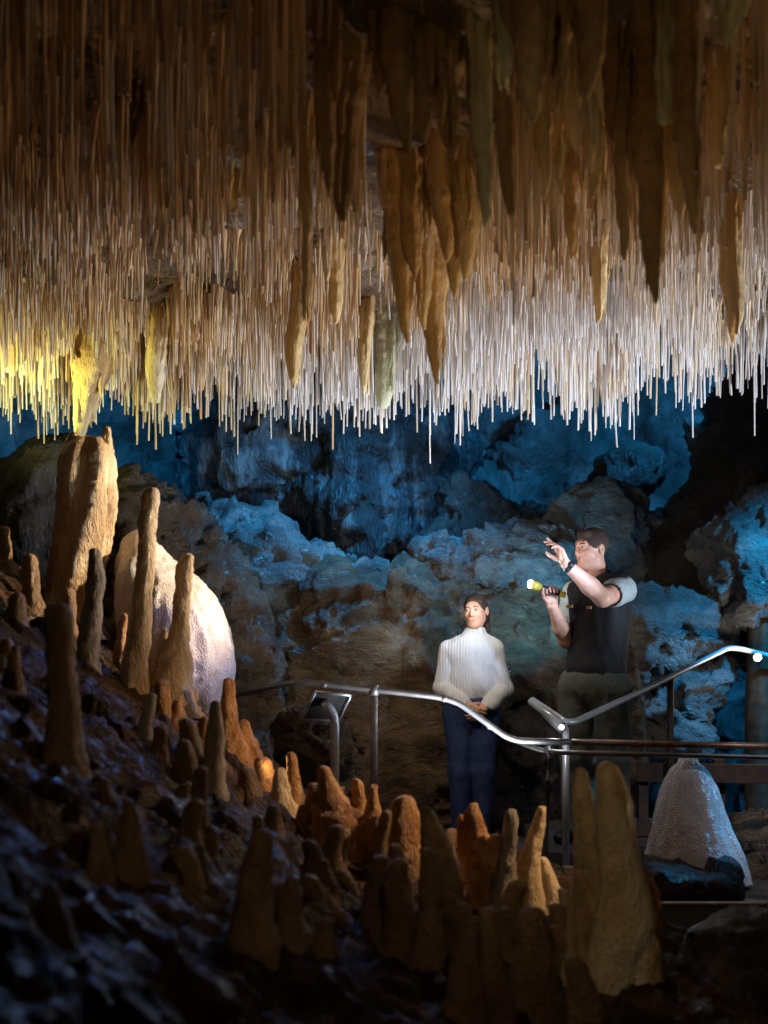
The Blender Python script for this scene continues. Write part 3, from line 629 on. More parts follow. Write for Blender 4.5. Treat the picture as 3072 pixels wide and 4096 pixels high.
T('brown curtain with amber edge right of the long straws', 'staldark', [[(1350,560,5),(1348,480,20),(1346,380,28)], [(1380,330,6),(1376,250,24),(1372,120,40)], [(1326,300,6),(1322,200,30),(1316,60,50)]], 4.2)
T('dark broad curtain at the top centre right', 'staldark', [[(1150,260,8),(1146,180,44),(1140,60,64)], [(1200,250,8),(1200,160,44),(1204,40,66)], [(1270,215,8),(1268,120,44),(1266,20,66)]], 3.7)
T('small brown hook-shaped stalactite on the upper left ceiling', 'dim', [[(290,310,5),(292,270,16),(298,230,20)]], 4.4)
T('amber stalactite at the right, before the white straws', 'stal', [[(1240,560,5),(1238,480,18),(1236,380,26)]], 4.8)
T('brown stalactite with cream tip beside the long dark right-hand one', 'stal', [[(1470,470,6),(1464,420,30),(1456,340,36)], [(1432,560,5),(1432,500,16),(1430,420,22)]], 4.6)

# ------------------------------------------------------------------ soda straws
def straw_geo(x, y, z0, z1, r, seed, ns=6, cone=0.0):
    n = 5 if cone == 0 else 6
    t = np.linspace(0, 1, n); bx = rng.uniform(-.012, .012) * (3 if rng.rand() < .12 else 1); by = rng.uniform(-.012, .012)
    cx = x + bx * t**1.5; cy = y + by * t**1.5; cz = z0 + (z1 - z0) * t
    rr = r * (1.0 + 0.18 * rng.uniform(-1, 1, n)) * (1 - 0.25 * t)
    if cone: rr = rr + cone * np.maximum(0, 1 - t / rng.uniform(0.4, 0.8))**1.1
    th = np.linspace(0, 2 * np.pi, ns, endpoint=False) + rng.uniform(0, 1)
    V = np.stack([cx[:, None] + rr[:, None] * np.cos(th), cy[:, None] + rr[:, None] * np.sin(th), np.repeat(cz[:, None], ns, 1)], -1).reshape(-1, 3)
    I = np.arange(n * ns).reshape(n, ns); J = np.roll(I, -1, 1)
    F = np.stack([I[:-1], I[1:], J[1:], J[:-1]], -1).reshape(-1, 4)
    return V, F, I[-1]
N = 17500
d = np.sqrt(rng.uniform(2.9**2, 8.5**2, N)); ang = rng.uniform(-0.31, 0.31, N)
far = rng.rand(N) < 0.18; d[far] = rng.uniform(6.8, 8.5, far.sum())
sx = ang * d; sy = d
pn = np.stack([sx, sy, sx * 0], 1)
dens = fbm(pn * 1.9, 3, 70); fine_ = fbm(pn * 6.5, 2, 71)
keep = (dens * 1.1 + fine_ * (1.3 + 0.7 * sst(6.3, 7.2, sy)) + rng.uniform(-0.3, 0.3, N)) > -0.16 - 0.10 * sst(5.0, 6.4, sy)
near = (sy < 5.2) & (rng.rand(N) < 0.68 - 0.16 * (sy - 3)); near |= (sy > 7.2) & (sx > -0.6) & (rng.rand(N) < 0.42); keep &= ~near
sx, sy, dens, fine_ = sx[keep], sy[keep], dens[keep], fine_[keep]; N = len(sx)
cz = ceil_z(sx, sy)
ln = 0.10 + 0.10 * sst(5.6, 4.2, sy) + 0.06 * sst(5.2, 6.6, sy) + 0.34 * rng.rand(N)**1.5 + 0.26 * np.maximum(0, dens + .8 * fine_) + 0.14 * sst(6.5, 8.2, sy)
lng = rng.rand(N) < 0.06 + 0.10 * (sy < 5.5); ln[lng] += rng.uniform(0.08, 0.4, lng.sum())
# the fringe: tips step down towards its far edge
lim = 1.29 + 0.24 * sst(1.3, 2.0, sx) + 0.24 * sst(8.2, 6.4, sy) * sst(4.6, 6.0, sy) - 0.12 * sst(5.5, 4.2, sy) + 0.26 * rng.rand(N) - 0.24 * fine_ - rng.uniform(0.06, 0.20, N) * (rng.rand(N) < 0.10)
tip = np.maximum(cz - ln, lim)
ok = cz - tip > 0.04
ux = CX + sx / sy * FQ; ty = CY - tip / sy * FQ; ry = CY - cz / sy * FQ
for (a_, b_, dd) in SHADE:      # straws thin out around the large stalactites
    t = np.clip(((ty + ry) / 2 - a_[1]) / (b_[1] - a_[1] + 1e-6), 0, 1)
    xx = a_[0] + (b_[0] - a_[0]) * t; ww = a_[2] + (b_[2] - a_[2]) * t
    hit = (sy < dd + 0.12) & (np.abs(ux - xx) < ww / 2 + 5) & (ry < a_[1]) & (ty > b_[1]) & (rng.rand(N) < 0.92)
    ok &= ~hit
sx, sy, cz, tip, dens = sx[ok], sy[ok], cz[ok], tip[ok], dens[ok]; N = len(sx)
rad = rng.uniform(0.0026, 0.0056, N) * (1 + 0.45 * sst(6, 8, sy)); thick = rng.rand(N) < 0.16
cone = np.where(thick, rng.uniform(0.008, 0.034, N) * (0.6 + 0.4 * rng.rand(N)), np.where(rng.rand(N) < 0.3, 0.006, 0.0))
stain = fbm(np.stack([sx, sy, sx * 0], 1) * 1.3 + 4, 3, 80) * 0.9 + rng.uniform(-0.45, 0.45, N) - 0.50 * sst(6.2, 7.9, sy) + 0.12 + 0.40 * sst(-0.3, -1.4, sx) + 0.35 * sst(5.8, 4.2, sy)
def tint_of(s, th):
    s = min(1, max(0, s + (0.25 if th else 0)))
    a = np.array((0.98, 0.97, 1.0)); b = np.array((0.93, 0.74, 0.50)); c = np.array((0.60, 0.36, 0.16))
    col = a + (b - a) * min(1, s * 2) if s < 0.5 else b + (c - b) * (s - 0.5) * 2
    return (*col, 1)
def px_of(x, y, z): return CX + x / y * FQ, CY - z / y * FQ
size = (cz - tip) * (rad + cone * 0.5) / sy**2
ux, uy = px_of(sx, sy, tip)
inview = (ux > 5) & (ux < 1654) & (uy > 60)
order = np.argsort(-size * inview); top = set(order[:290].tolist())
SV, SF, ST, off = [], [], [], 0
zones = {}
for i in range(N):
    V, F, endr = straw_geo(sx[i], sy[i], cz[i] + 0.05, tip[i], rad[i], i, 6 if i not in top else 9, cone[i])
    col = tint_of(stain[i], cone[i] > 0.007)
    nr = len(V) // (6 if i not in top else 9); root = np.array((0.70, 0.50, 0.30, 1)); k_ = 0.6 * (1 - np.linspace(0, 1, nr)) ** 0.8
    cols = np.repeat(np.array(col)[None] * (1 - k_[:, None]) + root[None] * np.array((1, 1, 1, 1)) * k_[:, None], len(V) // nr, 0)
    if i in top:
        fl = F.tolist() + [endr.tolist()]
        band = 'near the top, close overhead' if uy[i] < 380 else ('in the middle depth of the ceiling' if uy[i] < 640 else 'in the far lower fringe')
        side = 'left' if ux[i] < 553 else ('centre' if ux[i] < 1106 else 'right')
        kindw = 'stout cone-rooted' if cone[i] > 0.007 else 'thin'
        tone = 'white' if stain[i] < 0.2 else ('cream' if stain[i] < 0.55 else 'brown')
        o = mesh_obj('soda_straw', V, fl, M['straw'], None, (sx[i], sy[i], cz[i]))
        tag(o, f'{kindw} {tone} soda straw at the {side}, {band}', 'soda straw', f'{kindw} {tone} soda straws {side} {band}')
        add_tint(o, cols)
    else:
        SV.append(V); SF.append(F + off); SF_end = endr + off; ST.append(cols); off += len(V)
V = np.vstack(SV); F = np.vstack(SF)
o = mesh_obj('soda_straws', V, F, M['straw']); add_tint(o, np.vstack(ST))
tag(o, 'dense mass of countless thin soda straws covering the whole ceiling', 'soda straws', None, 'stuff')

# ------------------------------------------------------------------ tubes and boxes
def tube(path, r, ns=12, smooth_it=0):
    pts = [np.array(p, float) for p in path]
    n = len(pts); V = []; 
    rs = r if isinstance(r, (list, tuple)) else [r] * n
    up = np.array((0.0, 0.0, 1.0))
    for i in range(n):
        t = pts[min(i + 1, n - 1)] - pts[max(i - 1, 0)]; t /= np.linalg.norm(t)
        u = np.cross(t, up)
        if np.linalg.norm(u) < 1e-3: u = np.cross(t, (0.0, 1.0, 0.0))
        u /= np.linalg.norm(u); v = np.cross(u, t)
        for k in range(ns):
            a = 2 * np.pi * k / ns; V.append(pts[i] + rs[i] * (math.cos(a) * u + math.sin(a) * v))
    F = []
    for i in range(n - 1):
        for k in range(ns): F.append([i*ns+k, i*ns+(k+1) % ns, (i+1)*ns+(k+1) % ns, (i+1)*ns+k])
    F.append(list(range(ns))[::-1]); F.append(list(range((n-1)*ns, n*ns)))
    return np.array(V), F
def bend(pts, r=0.12, k=6):
    """round the corners of a polyline"""
    pts = [np.array(p, float) for p in pts]; out = [pts[0]]
    for a, b, c in zip(pts[:-2], pts[1:-1], pts[2:]):
        ra = min(r, np.linalg.norm(b - a) * 0.45, np.linalg.norm(c - b) * 0.45)
        p0 = b + (a - b) / np.linalg.norm(a - b) * ra; p1 = b + (c - b) / np.linalg.norm(c - b) * ra
        for i in range(k + 1):
            t = i / k; out.append((1-t)**2 * p0 + 2*t*(1-t) * b + t*t * p1)
    out.append(pts[-1]); return out
def boxv(c, s, rot=None, bev=0.0):
    c = np.array(c, float); s = np.array(s, float) / 2; b = bev
    if b <= 0: b = min(s) * 0.08
    V = []
    for sx_ in (-1, 1):
        for sy_ in (-1, 1):
            for sz_ in (-1, 1):
                sg = np.array((sx_, sy_, sz_)); 
                for a in range(3):
                    q = sg * (s - b); q[a] = sg[a] * s[a]; V.append(q)
    V = np.array(V); import bmesh
    bm = bmesh.new(); vs = [bm.verts.new(v) for v in V]
    bmesh.ops.convex_hull(bm, input=vs); bm.verts.ensure_lookup_table(); bm.verts.index_update()
    VV = np.array([v.co[:] for v in bm.verts]); FF = [[v.index for v in f.verts] for f in bm.faces]; bm.free()
    if rot is not None: VV = VV @ np.array(rot).T
    return VV + c, FF
def part(name, geo, m, parent, label=None, smooth=True):
    V, F = geo; V = np.array(V) - np.array(parent.location)
    o = mesh_obj(name, V, F, M[m] if isinstance(m, str) else m, parent, None, smooth)
    if label: o['label'] = label
    return o

def ball(c, r, n=14, sc=(1, 1, 1)):
    V = []; F = []
    for i in range(n + 1):
        for j in range(n * 2):
            a = np.pi * i / n; b = np.pi * j / n
            V.append((c[0] + r*sc[0]*math.sin(a)*math.cos(b), c[1] + r*sc[1]*math.sin(a)*math.sin(b), c[2] + r*sc[2]*math.cos(a)))
    m2 = n * 2
    for i in range(n):
        for j in range(m2): F.append([i*m2+j, (i+1)*m2+j, (i+1)*m2+(j+1) % m2, i*m2+(j+1) % m2])
    return np.array(V), F
# near handrail
FL = -1.27
h1 = empty('handrail', (P(810, 1500, 7.3).x, 7.3, FL))
tag(h1, 'grey and brown tube handrail running in front of the woman to the right edge', 'handrail')
D1 = 7.3
top_path = bend([P(440,1516,7.5), P(600,1480,7.35), P(650,1472,D1), P(945,1505,D1), P(990,1517,D1), P(1105,1600,D1-.05), P(1240,1603,D1-.1)], 0.07)
part('top_rail', tube(top_path, 0.0165), 'steel', h1)
part('upper_rail', tube([P(1236,1603,D1-.1), P(1500,1609,D1-.2), P(1800,1615,D1-.3)], 0.0165), 'rustrail', h1, 'rust brown level rail')
part('lower_rail', tube(bend([P(1120,1603,D1+.05), P(1170,1622,D1), P(1230,1626,D1-.02), P(1800,1640,D1-.2)], .05), 0.013), 'steel', h1, 'thin grey rail just beneath')
def postg(x, y, d, r=0.015, zb=FL): 
    a = P(x, y, d); return tube([(a.x, a.y, zb), (a.x, a.y, a.z)], r)
part('post', postg(808, 1490, D1, 0.0185), 'steel', h1)
part('clamp', tube([P(808,1502,D1), P(808,1480,D1)], 0.024), 'steel', h1)
a = P(1183, 1612, D1)
part('post', tube([(a.x-.012, a.y, FL), (a.x-.006, a.y, a.z-.35), (a.x+.002, a.y, a.z-.2), (a.x, a.y, a.z)], [0.012, 0.013, 0.014, 0.016]), 'steel', h1)
for x_, y_ in ((1183, 1622), (700, 1479), (960, 1509), (1060, 1569)):
    q_ = P(x_, y_, D1); part('clamp', ball(q_, 0.022, 10, (1.0, 1.0, 0.8)), 'steel', h1)
for x_ in (808, 1183):
    part('base_plate', boxv((P(x_, 0, D1).x, D1, FL + 0.008), (0.11, 0.11, 0.014)), 'steel', h1)
# stair rail rising to the right
h2 = empty('stair_rail', (P(1225, 1560, 7.5).x, 7.5, FL))
tag(h2, 'bright blue-lit steel stair rail rising from the middle to the right edge', 'handrail')
hp = bend([P(1150,1512,7.9), P(1222,1560,7.45), P(1245,1558,7.5), P(1410,1482,8.3), P(1580,1396,9.2), P(1665,1418,9.3), P(1780,1440,9.3)], 0.12)
part('top_rail', tube(hp, 0.017), 'chrome', h2)
part('landing_plate', tube([P(1148,1516,7.9), P(1215,1572,7.45)], [0.022, 0.03]), 'chrome', h2)
part('post', postg(1222, 1572, 7.45, 0.018), 'chrome', h2)
part('foot_plate', boxv((P(1222,0,7.45).x, 7.45, FL + 0.012), (0.12, 0.12, 0.02)), 'steel', h2)
part('post', postg(1448, 1466, 8.5, 0.02, -1.0), 'wood', h2)
# lamps clipped to the rail (lit)
def glow(name, col, strength):
    m, nt, b = mat(name); b.inputs['Base Color'].default_value = (*col, 1); b.inputs['Emission Color'].default_value = (*col, 1); b.inputs['Emission Strength'].default_value = strength; return m
M['bulb'] = glow('lit lamp lens', (1.0, 0.9, 0.75), 40); M['bulbcool'] = glow('lit cool lamp lens', (0.85, 0.9, 1.0), 12); M['torchlens'] = glow('lit torch lens', (1.0, 0.97, 0.9), 400)
for (x, y, d, r, mm, lab, pw) in ((1637,1420,9.15,0.024,'bulb','glaring warm lamp on the stair rail near the right edge', 4), (1213,1571,7.36,0.013,'bulbcool','small cool lamp at the bend of the stair rail', 0.8)):
    c = P(x, y, d); l = empty('rail_lamp', c); tag(l, lab, 'lamp')
    part('lens', ball(c, r), mm, l)
    part('housing', tube([c + Vector((0, 0.006, 0)), c + Vector((0, 0.045, 0))], [r * 1.25, r * 0.8]), 'steel', l)
    point('lamp_light', c + Vector((-0.02, -0.05, 0)), pw, (1.0, 0.88, 0.72) if pw > 2 else (0.8, 0.88, 1.0), 0.02)

# reading sign
sg = empty('reading_sign', (P(722, 1600, 7.0).x, 7.0, FL)); tag(sg, 'tilted steel reading sign on a bent polished post under the handrail', 'sign')
a, b, c_, e = P(682,1494,6.95), P(757,1502,6.95), P(732,1556,7.2), P(652,1553,7.2)
quad = [a, b, c_, e]; nrm = (b - a).cross(e - a).normalized() * 0.012
V = np.array([tuple(q) for q in quad] + [tuple(q + nrm) for q in quad])
part('panel', (V, [[0,1,2,3],[7,6,5,4],[0,4,5,1],[1,5,6,2],[2,6,7,3],[3,7,4,0]]), 'beam', sg, smooth=False)
fr = []
for q0, q1 in zip(quad, quad[1:] + quad[:1]): fr.append(tube([q0, q1], 0.007, 8))
part('frame', join(fr), 'chrome', sg)
pb = P(723, 1560, 7.05)
part('post', tube(bend([P(700,1515,7.02), P(723,1545,7.04), (pb.x, pb.y, FL)], 0.06), 0.023), 'chrome', sg)

# walkway
def struct(name, geo, m): return tag(mesh_obj(name, geo[0], geo[1], M[m], None, None, False), None, None, None, 'structure')
struct('walkway', boxv((2.2, 8.3, FL - 0.05), (7.2, 3.0, 0.1), None, 0.005), 'deck')
struct('landing', boxv((3.1, 8.75, FL + 0.035), (4.4, 1.5, 0.09), None, 0.005), 'deck')
wb = empty('walkway_edge', (2.4, 6.74, FL)); tag(wb, 'long dark steel edge beam of the walkway at the lower right', 'beam')
part('edge_plate', boxv((3.0, 6.74, FL - 0.11), (4.6, 0.03, 0.24), None, 0.004), 'beam', wb, smooth=False)
part('edge_lip', tube([(0.72, 6.725, FL + 0.022), (5.3, 6.725, FL + 0.022)], 0.012), 'steel', wb)
bk = empty('blue_step', (P(1215, 1885, 6.95).x, 6.95, FL)); tag(bk, 'blue-lit metal kick step at the foot of the rail post', 'step')
part('tread', boxv(P(1215, 1878, 6.95), (0.19, 0.1, 0.02)), 'steel', bk); part('riser', boxv(P(1215, 1893, 6.92), (0.19, 0.02, 0.06)), 'steel', bk)
# timber barrier on the right
tb = empty('timber_barrier', (P(1560, 1800, 8.6).x, 8.6, FL)); tag(tb, 'dark timber barrier of planks behind the flowstone cone', 'fence')
for y, hgt in ((1668, 40), (1790, 34)):
    a = P(1375, y, 8.6); b = P(1800, y + 6, 8.4); cc = (a + b) / 2
    part('plank', boxv(cc, ((b - a).length, 0.05, hgt * 8.6 / FQ), Matrix.Rotation(math.atan2(b.y - a.y, b.x - a.x), 3, 'Z')), 'wood', tb, smooth=False)
a = P(1552, 1640, 8.65); part('upright', boxv((a.x, a.y, (a.z + FL) / 2), (0.07, 0.07, a.z - FL)), 'wood', tb, smooth=False)
a = P(1388, 1655, 8.65); part('upright', boxv((a.x, a.y, (a.z + FL) / 2), (0.06, 0.07, a.z - FL)), 'wood', tb, smooth=False)
tp = P(1642, 1345, 9.5)
V, F = spine([(tp.x, tp.y, -1.6), (tp.x, tp.y, -0.6), (tp.x + .01, tp.y, tp.z)], [0.10, 0.095, 0.09], 28, 0.03, 0.10, 0.10, 8, 77)
tag(mesh_obj('timber_post', V, F, M['wood2'], None, (tp.x, tp.y, -1.6)), 'thick brown post behind the glaring rail lamp', 'post')

exec_people = True
# ------------------------------------------------------------------ people
def skin_mat(name, c, rough=0.5):
    m, nt, b = mat(name); L = nt.links.new
    tc = nd(nt, 'ShaderNodeTexCoord'); n = nd(nt, 'ShaderNodeTexNoise', Scale=28.0, Detail=5.0); L(tc.outputs['Object'], n.inputs['Vector'])
    cr = nd(nt, 'ShaderNodeValToRGB'); e = cr.color_ramp.elements
    e[0].position = .35; e[1].position = .65
    e[0].color = (c[0] * .9, c[1] * .78, c[2] * .76, 1); e[1].color = (*c, 1)
    L(n.outputs['Fac'], cr.inputs[0]); L(cr.outputs[0], b.inputs['Base Color'])
    b.inputs['Roughness'].default_value = rough; b.inputs['Subsurface Weight'].default_value = 0.15
    b.inputs['Subsurface Radius'].default_value = (0.02, 0.008, 0.005); b.inputs['Subsurface Scale'].default_value = 0.5
    return m
def rib_mat(name, c):
    m, nt, b = mat(name); L = nt.links.new
    tc = nd(nt, 'ShaderNodeTexCoord')
    wv = nd(nt, 'ShaderNodeTexWave', Scale=34.0, Distortion=2.0, Detail=2.0); wv.inputs['Detail Scale'].default_value = 1.0; wv.bands_direction = 'X'
    L(tc.outputs['Object'], wv.inputs['Vector'])
    n = nd(nt, 'ShaderNodeTexNoise', Scale=180.0, Detail=3.0); L(tc.outputs['Object'], n.inputs['Vector'])
    ad = nd(nt, 'ShaderNodeMath', operation='MULTIPLY_ADD'); L(n.outputs['Fac'], ad.inputs[0]); ad.inputs[1].default_value = 0.4; L(wv.outputs['Fac'], ad.inputs[2])
    bp = nd(nt, 'ShaderNodeBump', Strength=0.8, Distance=0.006); L(ad.outputs[0], bp.inputs['Height']); L(bp.outputs[0], b.inputs['Normal'])
    b.inputs['Base Color'].default_value = (*c, 1); b.inputs['Roughness'].default_value = 0.9
    return m
M['skin'] = skin_mat('skin', (0.62, 0.36, 0.27)); M['lips'] = plain('lips', (0.48, 0.20, 0.17), 0.45, 0, .1)
M['knit'] = rib_mat('white ribbed knit', (0.74, 0.74, 0.76)); M['denim'] = plain('navy denim', (0.014, 0.030, 0.11), 0.8, 0, .3, 120, .5)
M['vest'] = plain('black-navy vest cloth', (0.006, 0.006, 0.013), 0.75, 0, .3, 90, .4); M['tee'] = plain('pale grey shirt', (0.36, 0.42, 0.44), 0.85, 0, .12, 90, .3)
M['olive'] = plain('olive grey trousers', (0.085, 0.10, 0.085), 0.85, 0, .25, 90, .4); M['hairbrown'] = plain('brown hair', (0.035, 0.018, 0.012), 0.6, 0, .5, 160, 1.0)
M['hairred'] = plain('short auburn hair', (0.035, 0.016, 0.01), 0.7, 0, .5, 160, 1.0); M['black'] = plain('black rubber', (0.01, 0.01, 0.012), 0.4); M['yellow'] = plain('yellow plastic', (0.55, 0.45, 0.06), 0.35)
M['eyem'] = plain('eye', (0.10, 0.07, 0.06), 0.15, 0, .6, 200)
M['badge'] = plain('gold badge', (0.45, 0.32, 0.10), 0.5)

def v3(*a): return np.array(a, float)
def rotm(yaw, pitch=0, roll=0):
    return np.array(Matrix.Rotation(yaw, 3, 'Z') @ Matrix.Rotation(pitch, 3, 'X') @ Matrix.Rotation(roll, 3, 'Y'))
def head(s, C, Rm, sc=1.0, fem=False):
    g = lambda *p: C + Rm @ (v3(*p) * sc)
    E = lambda c, r, k=.02, sub=False: s.ell(g(*c), np.array(r) * sc, k, sub, Rm)
    Cc = lambda a, b, ra, rb, k=.012, sub=False: s.cap(g(*a), g(*b), ra * sc, rb * sc, k, sub)
    E((0, .015, .03), (.074, .094, .084), .02); E((0, -.026, -.032), (.057, .066, .080), .03)
    Cc((0, -.070, -.096), (0, -.066, -.092), .021 if not fem else .018, .022, .03)
    for q in (-1, 1):
        Cc((q * .044, .0, -.052), (q * .022, -.058, -.092), .022 if not fem else .018, .017, .03)
        Cc((q * .035, -.062, -.018), (q * .040, -.050, -.03), .024, .022, .02)
    Cc((-.030, -.080, .034), (.030, -.080, .034), .013, .013, .02)
    for q in (-1, 1): E((q * .031, -.094, .012), (.019, .013, .012), .010, True)
    Cc((0, -.086, .022), (0, -.107, -.022), .007, .012, .010)
    for q in (-1, 1): Cc((q * .010, -.096, -.026), (q * .012, -.090, -.028), .0085, .008, .006)
    for q in (-1, 1): E((q * .031, -.082, .011), (.0125, .0125, .0095), .004)
    Cc((-.018, -.084, -.052), (.018, -.084, -.052), .009, .009, .010)
    for q in (-1, 1):
        E((q * .077, .016, -.004), (.011, .019, .031), .006); E((q * .085, .010, .0), (.006, .011, .018), .006, True)
def hairmesh(C, Rm, sc, fem):
    s = SDF(); g = lambda *p: C + Rm @ (v3(*p) * sc)
    s.ell(g(0, .018, .034), v3(.079, .097, .089) * sc, .02, False, Rm)
    if fem:
        s.ell(g(0, .05, -.01), v3(.075, .07, .08) * sc, .03, False, Rm)
        s.cap(g(.035, .105, -.02), g(.045, .10, -.13), .032 * sc, .018 * sc, .03)
        s.ell(g(0, -.130, -.012), v3(.080, .080, .108) * sc, .02, True, Rm)
    else:
        s.cap(g(-.03, -.056, .088), g(.03, -.054, .092), .016 * sc, .016 * sc, .03)
        s.ell(g(0, -.120, -.025), v3(.074, .072, .092) * sc, .012, True, Rm); s.ell(g(0, -.02, -.09), v3(.12, .12, .075) * sc, .015, True, Rm)
    for q in (-1, 1): s.ell(g(q * .085, .010, -.012), v3(.03, .022, .034) * sc, .01, True, Rm)
    V, F = s.mesh(0.0045); Nn = normals(V, F)
    V = V + Nn * (0.0028 * fbm(V * np.array([90, 90, 40]), 3, 5, True))[:, None]
    return V, F
def hand(s, W, D, Nn, side=1, curls=(20, 25, 15), spread=.07, each=(0, 0, 0, 0), sc=1.0, thumb=0.5):
    W = v3(*W); D = v3(*D); D /= np.linalg.norm(D); Nn = v3(*Nn); Nn -= D * D.dot(Nn); Nn /= np.linalg.norm(Nn)
    Sd = np.cross(D, Nn) * side
    for i in range(4):
        K = W + (D * (.088 - .004 * abs(i - 1)) + Sd * (.030 - .0195 * i)) * sc
        s.cap(W + Sd * (.014 - .009 * i) * sc, K, .0155 * sc, .0115 * sc, .010)
        f = (.92, 1.0, .95, .76)[i] * sc; a = R_(0); p = K; dv = D + Sd * spread * (1.5 - i) ; dv /= np.linalg.norm(dv)
        ex = each[i]
        for j, (ll, rr) in enumerate(((.043, .0088), (.027, .0080), (.022, .0072))):
            a += R_(curls[j] + ex)
            q = p + (dv * math.cos(a) + Nn * math.sin(a)) * ll * f
            s.cap(p, q, rr * sc, rr * .9 * sc, .003); p = q
    B = W + (D * .022 + Sd * .020) * sc; t1 = B + (D * .030 + Sd * .026 + Nn * .018 * (1 + thumb)) * sc; t2 = t1 + (D * .026 + Sd * .006 + Nn * .016 * (1 + thumb)) * sc; t3 = t2 + (D * .022 - Sd * .004 * thumb + Nn * .008) * sc
    s.cap(B, t1, .014 * sc, .011 * sc, .010); s.cap(t1, t2, .0108 * sc, .0095 * sc, .004); s.cap(t2, t3, .0095 * sc, .008 * sc, .004)
def arm(s, sh, el, wr, r=(.050, .040, .027), k=.02):
    s.cap(sh, el, r[0], r[1], k)
    sh, el, wr = map(lambda q: v3(*q), (sh, el, wr)); mid = el + (wr - el) * .35
    s.cap(el, mid, r[1], r[1] * 1.02, k); s.cap(mid, wr, r[1] * 1.02, r[2], k)
def cloth(s, h, amp, fr, seed, extra=None):
    V, F = s.mesh(h); V = relax(V, F, 1); Nn = normals(V, F)
    dsp = amp * fbm(V * np.array(fr), 3, seed, True)
    if extra is not None: dsp = dsp + extra(V)
    return V + Nn * dsp[:, None], F
def put(name, geo, m, root, label=None):
    o = mesh_obj(name, geo[0], geo[1], M[m], root)
    if label: o['label'] = label
    return o

# --- the man
mx = P(1285, 1500, 8.3)
man = empty('person', (mx.x, 8.3, FL + 0.08)); tag(man, 'man in a dark vest and olive trousers, right arm raised, holding a lit torch', 'person')
NS, NE, NW = (.150, -.10, 1.485), (-.005, -.34, 1.425), (-.218, -.39, 1.612)
FS, FE, FW = (-.10, .13, 1.46), (-.165, .02, 1.19), (-.262, -.13, 1.385)
HC = v3(-.022, -.01, 1.722); HR = rotm(R_(-60), R_(4), R_(2))
s = SDF(); head(s, HC, HR, 1.0)
s.cap(HC + v3(.02, .01, -.07), (.025, 0, 1.50), .056, .062, .03)
s.ell((.02, 0, 1.34), (.16, .115, .24), .05, False, rotm(R_(-44))); s.ell((.0, 0, 1.06), (.145, .11, .18), .05, False, rotm(R_(-44)))
s.cap(FS, NS, .07, .07, .04)
arm(s, NS, NE, NW, (.062, .050, .030)); arm(s, FS, FE, FW, (.058, .047, .029))
hand(s, NW, (-.42, -.05, .90), (-.75, -.30, -.35), -1, (10, 16, 12), .10, (-6, 10, 16, 22), 1.06, .2)
hand(s, FW, (-.12, .0, .99), (.0, -1, .05), -1, (58, 62, 40), .02, (0, 0, 0, 0), 1.04, .9)
for q in (-1, 1):
    s.cap((q * .080, -q * .065, .92), (q * .095, -q * .07, .52), .078, .055, .03); s.cap((q * .095, -q * .07, .52), (q * .10, -q * .07 + .02, .10), .054, .036, .02)
V, F = s.mesh(0.0052); put('body', (relax(V, F, 1), F), 'skin', man)
put('hair', hairmesh(HC, HR, 1.0, False), 'hairred', man)
for q in (-1, 1):
    c = HC + HR @ v3(q * .031, -.0875, .011); put('eye', ball(c, .0075, 8), 'eyem', man)
    b0 = HC + HR @ v3(q * .014, -.094, .030); b1 = HC + HR @ v3(q * .046, -.082, .031); put('eyebrow', tube([b0, (b0 + b1) / 2 + HR @ v3(0, -.004, .004), b1], .0035, 6), 'hairred', man)
l0 = HC + HR @ v3(-.017, -.089, -.053); l1 = HC + HR @ v3(.017, -.089, -.053); put('mouth', tube([l0, (l0 + l1) / 2 + HR @ v3(0, -.006, -.003), l1], [.0028, .0048, .0028], 8), 'lips', man)
RT = rotm(R_(-44))
s = SDF()  # vest
s.ell((.025, 0, 1.36), (.190, .145, .22), .05, False, RT); s.ell((.018, 0, 1.16), (.185, .150, .24), .06, False, RT)
s.ell((.008, 0, 1.02), (.190, .155, .12), .05, False, RT)
s.cap(v3(*FS) + v3(.02, -.02, .0), v3(*NS) + v3(-.035, .02, .005), .082, .082, .05)
s.cap((.03, .0, 1.50), (.028, -.0, 1.575), .078, .068, .02); s.cap((.012, -.02, 1.55), (.0, -.03, 1.70), .05, .062, .015, True)
s.ell((0, 0, .90), (.3, .3, .07), .01, True)
put('vest', cloth(s, 0.0065, .006, (9, 9, 3.5), 91, lambda V: .020 * fbm(V * np.array([8, 8, 3.0]), 3, 93)), 'vest', man)
s = SDF()  # sleeves of the shirt
m1 = v3(*NS) + (v3(*NE) - v3(*NS)) * .42
s.cap(v3(*NS) + v3(.0, .01, -.004), m1, .078, .074, .03); s.cap(m1, m1 + (v3(*NE) - v3(*NS)) * .10, .074, .077, .02)
s.cap(m1 + (v3(*NE) - v3(*NS)) * .22, m1 + (v3(*NE) - v3(*NS)) * .6, .066, .06, .006, True)
m2 = v3(*FS) + (v3(*FE) - v3(*FS)) * .5; s.cap(FS, m2, .078, .072, .03)
put('shirt', cloth(s, 0.0055, .005, (14, 14, 14), 95), 'tee', man)
s = SDF()  # trousers
s.ell((.0, .0, .95), (.185, .150, .14), .05, False, RT)
for q, yy in ((-1, .07), (1, -.07)):
    s.cap((q * .085, yy, .90), (q * .100, yy, .50), .112, .085, .05); s.cap((q * .100, yy, .50), (q * .105, yy + .01, .09), .085, .068, .03)
s.ell((0, 0, 1.10), (.3, .3, .06), .01, True)
put('trousers', cloth(s, 0.0075, .016, (8, 8, 5), 97), 'olive', man)
